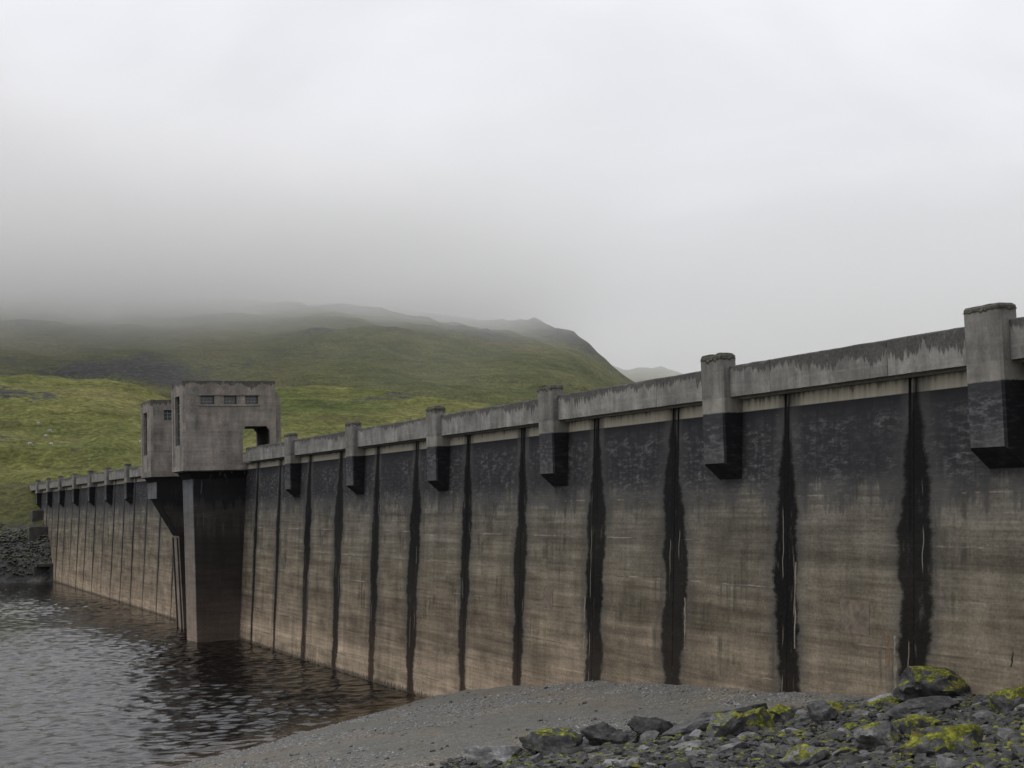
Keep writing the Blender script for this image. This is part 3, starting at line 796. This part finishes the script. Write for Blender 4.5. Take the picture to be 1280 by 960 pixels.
mo = sheet('mountain', np.arange(-700, 1400, 6.5), np.arange(560, 1800, 6.5), mt_z, M['moor'], 'green craggy mountain fading up into low cloud')
co = np.empty(len(mo.data.vertices)*3); mo.data.vertices.foreach_get('co', co); co = co.reshape(-1, 3)
rock = np.zeros(len(co))
for (x, rr, rx, ry, a, hgt) in crags:
    cx, cy = polar(x, rr); rock = np.maximum(rock, a*gauss(co[:, 0], co[:, 1], cx, cy, rx, ry*1.5))
rock = np.maximum(rock, .50*sstep(.12, .5, fbm(co[:, 0]*.012, co[:, 1]*.012, 3, 71)))
set_attr(mo.data, 'rock', rock)
fr_prof = profile([(500, 420), (700, 436), (745, 444), (765, 455), (778, 461), (800, 458), (832, 457), (850, 464), (880, 480), (940, 520), (1100, 600)])
def far_z(X, Y):
    r = np.hypot(X, Y); A = ang(X, Y); zc = 11.2 + fr_prof(A)*1750
    t = np.clip((r-1500)/250, 0, 2)
    return 40 + (zc-40)*np.where(t < 1, t, 1-.5*(t-1)) + 5*fbm(X*.008, Y*.008, 4, 91)
fo = sheet('distant_ridge', np.arange(500, 1250, 12), np.arange(1200, 1800, 12), far_z, M['moor'], 'faint distant ridge beside the mountain')
set_attr(fo.data, 'rock', [0.2]*len(fo.data.vertices))
# valley floor sheet out to the horizon
gx = np.linspace(-5000, 5000, 61)
gs = sheet('ground', gx, gx, lambda X, Y: -14 + 6*fbm(X*.002, Y*.002, 3, 5) - 4, M['grass'], 'valley floor')
set_attr(gs.data, 'rock', [0.0]*len(gs.data.vertices))

# ------------------------------------------------------------------ far bank of rubble at the dam end
def bank_z(X, Y):
    # shore at Y~250, climbing to the hillside; climbs along the dam face
    yc = 250 - 3.0*sstep(26, 31, X) + np.clip(24-X, 0, 200)*.02
    s = Y-yc
    z = np.interp(s, [-30, -4, 0, 3, 9, 20, 36, 60], [-6, -1.0, .05, 3.0, 6.6, 10.2, 15.4, 16.5])
    return z + .5*fbm(X*.22, Y*.22, 4, 61, .6)*sstep(-2, 3, s) + .25*fbm(X*.8, Y*.8, 3, 67)*sstep(-1, 2, s)
def bank_material():
    g = G('rubble_bank'); P = g.P
    n = g.noise(P, .7, 5, .75); n2 = g.noise(P, .12, 4, .6)
    rock = g.ramp(n, [(.3, (.014, .014, .014)), (.5, (.045, .044, .042)), (.7, (.095, .092, .088))])
    grs = g.ramp(n, [(.3, (.022, .024, .011)), (.5, (.058, .060, .020)), (.7, (.105, .100, .038))])
    c = g.mix(g.sm(g.add(g.z, g.lin(n2, .3, .7, -2.5, 2.5)), 6.0, 10.0), rock, grs)
    return g.bsdf(c, .95, g.bump(n, .9, .5), .15)
M['bank'] = bank_material()
sheet('far_bank', np.arange(-160, 46, .9), np.arange(232, 305, .9), bank_z, M['bank'], 'dark rubble bank rising to grass at the far end of the dam')

# ------------------------------------------------------------------ rocks
def rock_mesh(name, seed, flat=.7, cuts=9, sub=3, rough=.10, long=1.0):
    rr = random.Random(seed); bm = bmesh.new()
    bmesh.ops.create_icosphere(bm, subdivisions=sub, radius=1.0)
    for _ in range(cuts):
        n = Vector((rr.gauss(0, 1), rr.gauss(0, 1), rr.gauss(0, 1)*.9)).normalized(); d = rr.uniform(.42, .82)
        for v in bm.verts:
            k = v.co.dot(n)-d
            if k > 0: v.co -= n*k*.96
    off = Vector((seed*3.1, seed*1.7, seed*.9))
    for v in bm.verts:
        n = mnoise.fractal(v.co*1.7+off, 1.0, 2.0, 3); m = mnoise.fractal(v.co*5+off, 1.0, 2.0, 3)
        v.co *= 1+rough*n+rough*.35*m
        v.co.x *= long; v.co.z *= flat
    me = bpy.data.meshes.new(name); bm.to_mesh(me); bm.free()
    me.polygons.foreach_set('use_smooth', [True]*len(me.polygons)); me.set_sharp_from_angle(angle=R(28))
    return me
def rock_material(name, moss, pale=False, dark=False):
    g = G(name)
    tc = g.nt.nodes.new('ShaderNodeTexCoord').outputs['Object']
    P = g.P; rn = g.rnd()
    n = g.noise(P, 3.2, 5, .7); n2 = g.noise(P, 14.0, 4, .7); bed = g.noise(g.scl(tc, (1.2, 1.2, 9)), 1.0, 3, .6)
    a, b, c_ = (.026, .078, .165) if not pale else (.07, .14, .23)
    if dark: a, b, c_ = .014, .038, .095
    c = g.ramp(n, [(.28, (a, a, a*1.04)), (.5, (b*1.0, b*.995, b*.99)), (.72, (c_*1.02, c_, c_*.98))])
    k = g.mul(g.lin(rn, 0, 1, .55, 1.55), g.lin(n2, .3, .7, .75, 1.25)); k = g.mul(k, g.lin(bed, .3, .7, .78, 1.2))
    c = g.mix(1.0, c, g.vec(k, k, k), 'MULTIPLY')
    c = g.mix(g.mul(g.sm(n2, .60, .72), .35), c, (.20, .20, .19))
    h = g.add(g.mul(n, .8), g.mul(n2, .35))
    if moss:
        nz = g.nt.nodes.new('ShaderNodeSeparateXYZ'); g.nt.links.new(g.geo.outputs['Normal'], nz.inputs[0])
        mn = g.noise(P, 2.4, 4, .65)
        up = g.sm(g.add(nz.outputs[2], g.lin(mn, .3, .7, -.75, .75)), 1.05-moss*.7, 1.3-moss*.7)
        mc = g.ramp(g.noise(P, 7.0, 4, .7), [(.3, (.026, .030, .008)), (.5, (.105, .112, .014)), (.68, (.31, .315, .030))])
        mc = g.mix(g.mul(g.sm(g.noise(P, 1.1, 3), .60, .68), .6), mc, (.13, .075, .022))
        c = g.mix(up, c, mc)
        h = g.add(h, g.mul(g.mul(up, g.noise(P, 30.0, 3, .7)), .9))
    return g.bsdf(c, .82, g.bump(h, .8, .06), .3)
M['rock'] = rock_material('slate_rock', 0); M['rock_pale'] = rock_material('pale_slate_rock', 0, True); M['rock_dark'] = rock_material('dark_slate_rock', 0, False, True)
M['bank_rock'] = rock_material('dark_bank_rock', .10, False, True)
M['rock_dark_moss'] = rock_material('dark_mossy_rock', .62, False, True)
M['rock_moss'] = rock_material('mossy_rock', .75); M['rock_moss2'] = rock_material('thickly_mossed_rock', 1.25); M['rock_tinge'] = rock_material('lichen_spotted_rock', .02)

rb = random.Random(11)
def gz(x, y): return float(ground(x, y))
CAM = (0.0, 0.0, 11.2)
def boulder(label, x, y, w, d, h, mat, seed, rot=0.0, tilt=(0, 0), sink=.3, cuts=9, name='boulder', rough=.20):
    me = rock_mesh(name, seed, 1.0, cuts, 4, rough)
    ex = [(min(v.co[i] for v in me.vertices), max(v.co[i] for v in me.vertices)) for i in range(3)]
    for v in me.vertices:
        for i, s in enumerate((w, d, h)):
            v.co[i] = ((v.co[i]-ex[i][0])/(ex[i][1]-ex[i][0])-.5)*s
        v.co.z += h/2
    o = link(name, me, M[mat]); o.location = (x, y, gz(x, y)-sink*h)
    o.rotation_euler = (tilt[0], tilt[1], rot)
    return tag(o, label, 'boulder', 'boulders on the lake shore')
VIEW = R(-23.8)       # yaw that turns local X across the view
BOULDERS = [
 ('large dark boulder with moss over its top against the foot of the dam', 30.0, 36.6, 3.1, 1.9, 1.28, 'rock_dark_moss', 133, VIEW+.1, (0, 0), .22),
 ('dark mossy boulder at the right edge beside the dam wall', 31.5, 34.3, 2.3, 1.7, 2.0, 'rock_moss', 102, VIEW+.5, (0, 0), .15),
 ('low grey flat-topped boulder at the left end of the shore boulders', 16.95, 40.6, 1.7, 1.0, .75, 'rock_pale', 103, VIEW, (0, .1), .25),
 ('black boulder with bright yellow moss on its crown', 18.75, 40.5, 1.9, 1.2, .92, 'rock_dark_moss', 104, VIEW+.1, (0, .05), .2),
 ('angular dark boulder to the right of the yellow mossed one', 20.4, 40.1, 1.4, 1.0, .88, 'rock_dark', 105, VIEW-.2, (0, -.15), .2),
 ('rough dark boulder left of the long pale slab', 21.85, 40.2, 1.5, 1.0, .78, 'rock_dark', 126, VIEW+.3, (0, .1), .2),
 ('long pale smooth slab lying tilted up to the right', 22.9, 39.3, 2.3, .75, .55, 'rock_pale', 107, VIEW+.1, (.1, -.2), .15),
 ('flat dark slab lying behind the pale one on gravel', 24.1, 40.6, 1.7, .9, .55, 'rock_dark', 108, VIEW+.15, (0, -.12), .25),
 ('tan boulder hung with dry moss below the pale slab', 22.9, 37.6, 1.25, 1.0, .95, 'rock_moss', 109, VIEW+.4, (0, 0), .2),
 ('boulder thickly covered in bright green moss near the slabs', 24.15, 38.0, 1.1, .9, .85, 'rock_moss2', 110, VIEW-.3, (0, 0), .2),
 ('small rounded bright green moss boulder at the upper edge of the rubble', 25.2, 38.4, .95, .8, .7, 'rock_moss2', 111, VIEW, (0, 0), .2),
 ('grey upright pointed stone in the middle of the rubble', 25.6, 37.0, 1.0, .7, .85, 'rock', 112, VIEW+.2, (0, .2), .15),
 ('wide dark flat slab in the rubble below the large boulder', 27.4, 34.6, 2.2, .9, .6, 'rock_dark', 113, VIEW+.1, (0, -.12), .2),
 ('moss mound covering a wide boulder at the bottom right', 22.6, 28.0, 2.0, 1.4, .95, 'rock_moss2', 114, VIEW, (0, 0), .25),
 ('rounded grey stone with a moss cap low in the rubble', 23.1, 30.9, 1.2, .9, .85, 'rock_moss', 115, VIEW, (0, 0), .2),
 ('yellow green mossed boulder right of the moss capped grey stone', 24.0, 30.4, 1.2, .9, .8, 'rock_moss2', 116, VIEW+.3, (0, 0), .2),
 ('mossy stone lying just below the dam foot', 28.1, 37.2, 1.1, .8, .6, 'rock_moss2', 117, VIEW, (0, 0), .2),
 ('dark stone with a moss strip behind the pointed grey stone', 26.9, 38.2, 1.4, .9, .6, 'rock_moss', 118, VIEW, (0, 0), .2),
 ('dark sloping slab at the left edge of the gravel by the rubble', 25.2, 40.2, 1.9, 1.0, .6, 'rock_dark', 119, VIEW+.05, (0, -.15), .25),
 ('mossy boulder on the right side of the rubble near the frame edge', 27.9, 31.6, 1.1, 1.0, .8, 'rock_moss2', 120, VIEW, (0, 0), .2),
 ('brown green boulder in the bottom row of the rubble', 20.9, 30.8, 1.3, .9, .7, 'rock_moss', 121, VIEW, (0, 0), .2),
]
for b in BOULDERS: boulder(*b)

# loose stones: 300 of them one by one, the rest as rubble
EDGE = [(14.0, 41.6), (16.0, 41.2), (18.0, 41.1), (20.5, 41.3), (22.4, 41.0), (23.8, 40.2), (26.7, 39.9), (29.2, 38.9), (30.0, 38.3), (31.5, 37.0)]
def in_riprap(x, y, m=0.0):
    ye = np.interp(x, [p[0] for p in EDGE], [p[1] for p in EDGE])
    return y < ye-m and x < 30.2+.06*5
PROTO = [rock_mesh('stone', 200+i, rb.uniform(.38, .72), 8+i % 4, 2 if i % 3 else 3, .10, rb.uniform(1.0, 1.5)) for i in range(14)]
STONE_KINDS = [('rock', 'grey slate stone', 'grey loose stones'), ('rock', 'mid grey stone', 'grey loose stones'), ('rock_dark', 'dark stone', 'dark loose stones'),
 ('rock_pale', 'pale grey stone', 'pale loose stones'), ('rock_tinge', 'speckled grey stone', 'speckled loose stones'), ('rock_moss', 'mossy stone', 'mossy loose stones')]
used_labels = set()
SHORT = dict(zip([q[0] for q in BOULDERS], ['large mossy boulder against the dam', 'boulder at the right edge', 'low flat-topped grey boulder', 'black boulder with yellow moss',
 'angular dark boulder', 'rough boulder by the pale slab', 'long pale slab', 'flat dark slab on the gravel', 'tan boulder with dry moss', 'thickly mossed boulder by the slabs',
 'small bright moss boulder', 'grey pointed stone', 'wide dark flat slab', 'big moss mound at bottom right', 'moss capped grey stone', 'yellow green mossed boulder', 'mossy stone at the dam foot',
 'dark stone with moss strip', 'dark sloping slab', 'mossy boulder at the right side', 'brown green boulder']))
for me in PROTO: me.materials.append(M['rock'])
def in_view(x, y):
    a = math.degrees(math.atan2(x, y)); d = math.hypot(x, y)
    return px_ang(540) < a < px_ang(1300) and d > 24
placed = []
tries = 0
while len(placed) < 300 and tries < 60000:
    tries += 1
    x = rb.uniform(13, 31.3); y = rb.uniform(22, 41)
    if not in_riprap(x, y, .3) or not in_view(x, y): continue
    z = gz(x, y)
    # keep to the strip the photograph takes in
    r = math.hypot(x, y)
    if (11.2-z)/r > .181: continue
    s = rb.choice([.15, .18, .21, .25, .29, .34, .40])*rb.uniform(.85, 1.15)
    if any((x-a)**2+(y-b)**2 < (.66*(s+c))**2 for a, b, c in placed): continue
    placed.append((x, y, s))
    k = STONE_KINDS[rb.choices(range(6), (3, 3, 2.4, 1.8, 1.2, 2.4))[0]]
    o = bpy.data.objects.new('stone', rb.choice(PROTO)); COL.objects.link(o)
    o.material_slots[0].link = 'OBJECT'; o.material_slots[0].material = M[k[0]]
    o.location = (x, y, z+.10*s); o.scale = (s, s*rb.uniform(.7, 1), s*rb.uniform(.8, 1.1))
    o.rotation_euler = (rb.gauss(0, .25), rb.gauss(0, .25), rb.uniform(0, 6.28))
    # say which stone it is by the nearest boulder, seen from the bank
    bl = min(BOULDERS, key=lambda q: (q[1]-x)**2+(q[2]-y)**2)
    dx, dy = x-bl[1], y-bl[2]; ca, sa = math.cos(VIEW), math.sin(VIEW)
    u, w = dx*ca+dy*sa, -dx*sa+dy*ca
    rel = ('right of' if u > 0 else 'left of') if abs(u) > abs(w) else ('behind' if w > 0 else 'in front of')
    gap = math.hypot(u, w)
    near = 'close' if gap < 1.3 else ('a little' if gap < 2.2 else 'well')
    if near == 'close' and rel in ('right of', 'left of'): near = 'just'
    size = 'small' if s < .165 else ('middling' if s < .235 else 'large')
    lab = '%s %s %s %s the %s' % (size, k[1], near, rel, SHORT[bl[0]])
    n = 2
    ORD = ['', '', 'second', 'third', 'fourth', 'fifth', 'sixth', 'seventh', 'eighth', 'ninth', 'tenth']
    while lab in used_labels:
        lab = '%s %s %s, %s nearest it, %s the %s' % (size, k[1].split(' ')[0] if n > 10 else k[1], '', ORD[min(n, 10)], rel, SHORT[bl[0]])
        lab = ' '.join(lab.replace(' ,', ',').replace(' nearest it', ' nearest').split())
        n += 1
        if n > 11: break
    used_labels.add(lab)
    tag(o, lab, 'stone', k[2])
def scatter(name, n, test, size, mat, seed, x0, x1, y0, y1, zf, label, sub=1, flat=.6, lift=.2):
    rr = np.random.default_rng(seed); rs = random.Random(seed)
    protos = []
    for i in range(8):
        me = rock_mesh('tmp', seed*10+i, flat, 6, sub, .12, rs.uniform(1, 1.5))
        v = np.array([p.co[:] for p in me.vertices]); f = np.array([p.vertices[:] for p in me.polygons]); protos.append((v, f)); bpy.data.meshes.remove(me)
    V, Fc, off, cnt, tr = [], [], 0, 0, 0
    while cnt < n and tr < n*40:
        tr += 1
        x = rs.uniform(x0, x1); y = rs.uniform(y0, y1)
        if not test(x, y): continue
        s = size(rs); v, f = protos[rs.randrange(8)]
        a = rs.uniform(0, 6.28); t = rs.gauss(0, .3); c, si = math.cos(a), math.sin(a)
        w = v*s; w = np.stack([w[:, 0]*math.cos(t)-w[:, 2]*math.sin(t), w[:, 1], w[:, 0]*math.sin(t)+w[:, 2]*math.cos(t)], 1)
        w = np.stack([w[:, 0]*c-w[:, 1]*si, w[:, 0]*si+w[:, 1]*c, w[:, 2]], 1) + np.array([x, y, zf(x, y)+lift*s])
        V.append(w); Fc.append(f+off); off += len(v); cnt += 1
    V = np.concatenate(V); Fc = np.concatenate(Fc)
    me = bpy.data.meshes.new(name); me.from_pydata(V.tolist(), [], Fc.tolist())
    me.polygons.foreach_set('use_smooth', [True]*len(me.polygons)); me.set_sharp_from_angle(angle=R(30))
    o = link(name, me, M[mat]); tag(o, label, None, None, 'stuff'); return o
def vis(x, y): return in_view(x, y) and (11.2-gz(x, y))/math.hypot(x, y) < .19
scatter('rubble', 6500, lambda x, y: in_riprap(x, y, .25) and vis(x, y), lambda r: r.choice([.05, .07, .09, .12, .16, .20]), 'rock_tinge', 31, 13, 31.3, 21, 41, gz, 'small broken slate rubble between the larger stones', 1)
scatter('pebbles', 1500, lambda x, y: (not in_riprap(x, y, 0)) and in_riprap(x, y, -1.8) and vis(x, y), lambda r: r.choice([.03, .04, .05, .07, .10]), 'rock', 33, 13, 30.2, 34, 46, gz, 'small stones along the upper edge of the gravel', 1)
def beltd(x, y):
    if in_riprap(x, y, -.2) or x > 30: return False
    return mnoise.noise(Vector((x*.22, y*.13, 3.3)))+.5*mnoise.noise(Vector((x*.9, y*.5, 1))) > .12 and gz(x, y) > .1
scatter('shingle', 7000, beltd, lambda r: r.choice([.025, .032, .04, .055]), 'rock_pale', 35, 8, 30, 38, 80, lambda x, y: float(beach_z(np.array(x), np.array(y))), 'pale shingle scattered in belts on the gravel beach', 1)
scatter('beach_stones', 260, lambda x, y: (not in_riprap(x, y, -.3)) and x < 30 and gz(x, y) > .15, lambda r: r.choice([.04, .05, .06, .08, .11]), 'rock', 41, 8, 30, 36, 80, lambda x, y: float(beach_z(np.array(x), np.array(y))), 'scattered stones lying on the gravel beach', 1)
bz = lambda x, y: float(bank_z(np.array(x, float), np.array(y, float)))
scatter('bank_rubble', 5000, lambda x, y: x < 31 and bz(x, y) > 1.2+.8*mnoise.noise(Vector((x*.3, y*.3, 5))) and bz(x, y) < 8.4+3.2*mnoise.noise(Vector((x*.2, y*.2, 0))), lambda r: r.choice([.12, .16, .22, .30, .42]), 'bank_rock', 37, -25, 31, 247, 280, bz, 'dark tumbled rubble on the far bank beside the dam end', 1, .55)

# concrete blocks where the dam meets the far bank
def cblock(x, y, z, sx, sy, sz, rot, label):
    bm = bmesh.new(); box(bm, -sx/2, sx/2, -sy/2, sy/2, 0, sz)
    for v in bm.verts: v.co += Vector((rb.uniform(-.06, .06), rb.uniform(-.06, .06), rb.uniform(-.05, .05)))
    bmesh.ops.bevel(bm, geom=bm.edges[:], offset=.08, segments=1, affect='EDGES')
    o = from_bm('concrete_step', bm, M['block'], None, (x, y, z)); o.rotation_euler.z = rot
    tag(o, label, 'concrete block', 'concrete steps at the far abutment')
cblock(30.0, 266.5, 7.3, 2.6, 3.0, 3.9, .05, 'upper pale concrete block stepped against the far end of the dam')
cblock(29.6, 259.0, 5.2, 4.2, 3.0, 3.3, .0, 'lower dark concrete block stepped against the far end of the dam')
bm = bmesh.new()
ou = empty('concrete_outlet', (29.4, 249.0, 0), 'small dark concrete outlet frame at the water edge by the far dam end', 'outlet')
for nm, b in (('lintel', (27.6, 31.0, 248.4, 250.6, 2.35, 2.8)), ('post', (29.6, 30.05, 248.5, 249.1, -1, 2.35)), ('post', (30.55, 30.9, 247.6, 248.3, -1, 2.6)), ('back_wall', (27.4, 30.8, 250.0, 250.5, -1, 2.35))):
    bm = bmesh.new(); box(bm, *b); part(nm, bm, M['block'], ou)

# ------------------------------------------------------------------ sheep on the hillside
def sheep_material():
    g = G('fleece'); return g.bsdf(g.ramp(g.noise(g.P, 9, 3), [(.3, (.30, .29, .25)), (.7, (.46, .44, .40))]), .95)
M['fleece'] = sheep_material()
def sheep(x, r, label, head, rot):
    """one continuous low body: lofted trunk, neck and head, with four legs grown from the belly"""
    cx, cy = polar(x, r)
    z = float(hill_z(np.array([[cx]]), np.array([[cy]]))[0, 0])
    vs = [(-.48,0,.72), (-.25,0,.70), (.15,0,.70), (.38,0,.74), (.52,0,.74-.30*head), (.66,0,.70-.52*head), (.78,0,.66-.62*head)]
    rad = [.20, .29, .29, .24, .13, .11, .06]
    ed = [(i, i+1) for i in range(6)]
    for bx, s in ((1, 1), (1, -1), (2, 1), (2, -1)):
        n = len(vs); px = vs[bx][0]
        vs += [(px-.04, .15*s, .50), (px-.06 if bx == 1 else px+.02, .15*s, .27), (px+.0, .15*s, 0.0)]; rad += [.10, .05, .04]
        ed += [(bx, n), (n, n+1), (n+1, n+2)]
    for s in (1, -1):
        n = len(vs); vs.append((.60, .13*s, .76-.50*head)); rad.append(.035); ed.append((5, n))
    me = bpy.data.meshes.new('sheep'); me.from_pydata(vs, ed, [])
    o = link('sheep', me, M['fleece'], None, (cx, cy, z-.02)); o.rotation_euler.z = rot
    md = o.modifiers.new('skin', 'SKIN')
    for i, v in enumerate(me.skin_vertices[0].data): v.radius = (rad[i], rad[i]); v.use_root = (i == 1)
    md.use_smooth_shade = True
    o.modifiers.new('sub', 'SUBSURF').levels = 1
    tag(o, label, 'sheep', 'sheep on the hillside')
for args in ((35, 372, 'white sheep grazing at the left end of the grass bench', 1, .3), (62, 374, 'white sheep standing at the right end of the grass bench', .1, 2.6),
             (46, 432, 'white sheep on the slope above two others', .8, 1.0), (59.5, 425, 'white sheep lower right of a group of three on the slope', 1, -.4),
             (55, 421, 'small white sheep lowest of the group of three on the slope', .2, 2.2), (174, 395, 'white sheep grazing left of the lower tower', 1, .2)):
    sheep(*args)

# ------------------------------------------------------------------ low cloud lying on the mountain
def cloud_material():
    m = bpy.data.materials.new('low_cloud'); m.use_nodes = True
    nt = m.node_tree; nt.nodes.clear(); g = G.__new__(G); g.mat = m; g.nt = nt
    g.out = nt.nodes.new('ShaderNodeOutputMaterial'); g.geo = nt.nodes.new('ShaderNodeNewGeometry'); g.P = g.geo.outputs['Position']
    q = nt.nodes.new('ShaderNodeSeparateXYZ'); nt.links.new(g.P, q.inputs[0]); g.x, g.y, g.z = q.outputs
    n = g.noise(g.scl(g.P, (1, 1, 1.6)), .005, 4, .6)
    zz = g.add(g.z, g.lin(n, .3, .7, 22, -22))
    d = g.mul(g.m('POWER', g.sm(zz, 84.0, 158.0), 1.8), .030)
    d = g.add(d, .0019)
    d = g.mul(d, g.sm(g.add(g.y, g.lin(n, .3, .7, -90, 90)), 590.0, 860.0, .02, 1.0))
    # the bank thins out over the right hand ridge
    lat = g.sub(g.x, g.mul(g.y, .42))
    d = g.mul(d, g.sm(lat, 130.0, -170.0, .10, 1.0))
    d = g.mul(d, g.sm(zz, 240.0, 176.0))
    v = nt.nodes.new('ShaderNodeVolumePrincipled')
    v.inputs['Color'].default_value = (.990, .990, .996, 1); v.inputs['Anisotropy'].default_value = .2
    g.put(v.inputs['Density'], d)
    nt.links.new(v.outputs[0], g.out.inputs['Volume'])
    m.cycles.volume_step_rate = 1.0 if hasattr(m, 'cycles') and hasattr(m.cycles, 'volume_step_rate') else 1.0
    return m
bm = bmesh.new(); box(bm, -900, 1900, 560, 2300, 20, 320)
cl = from_bm('low_cloud', bm, cloud_material()); tag(cl, 'low grey cloud lying over the mountain top', None, None, 'stuff')
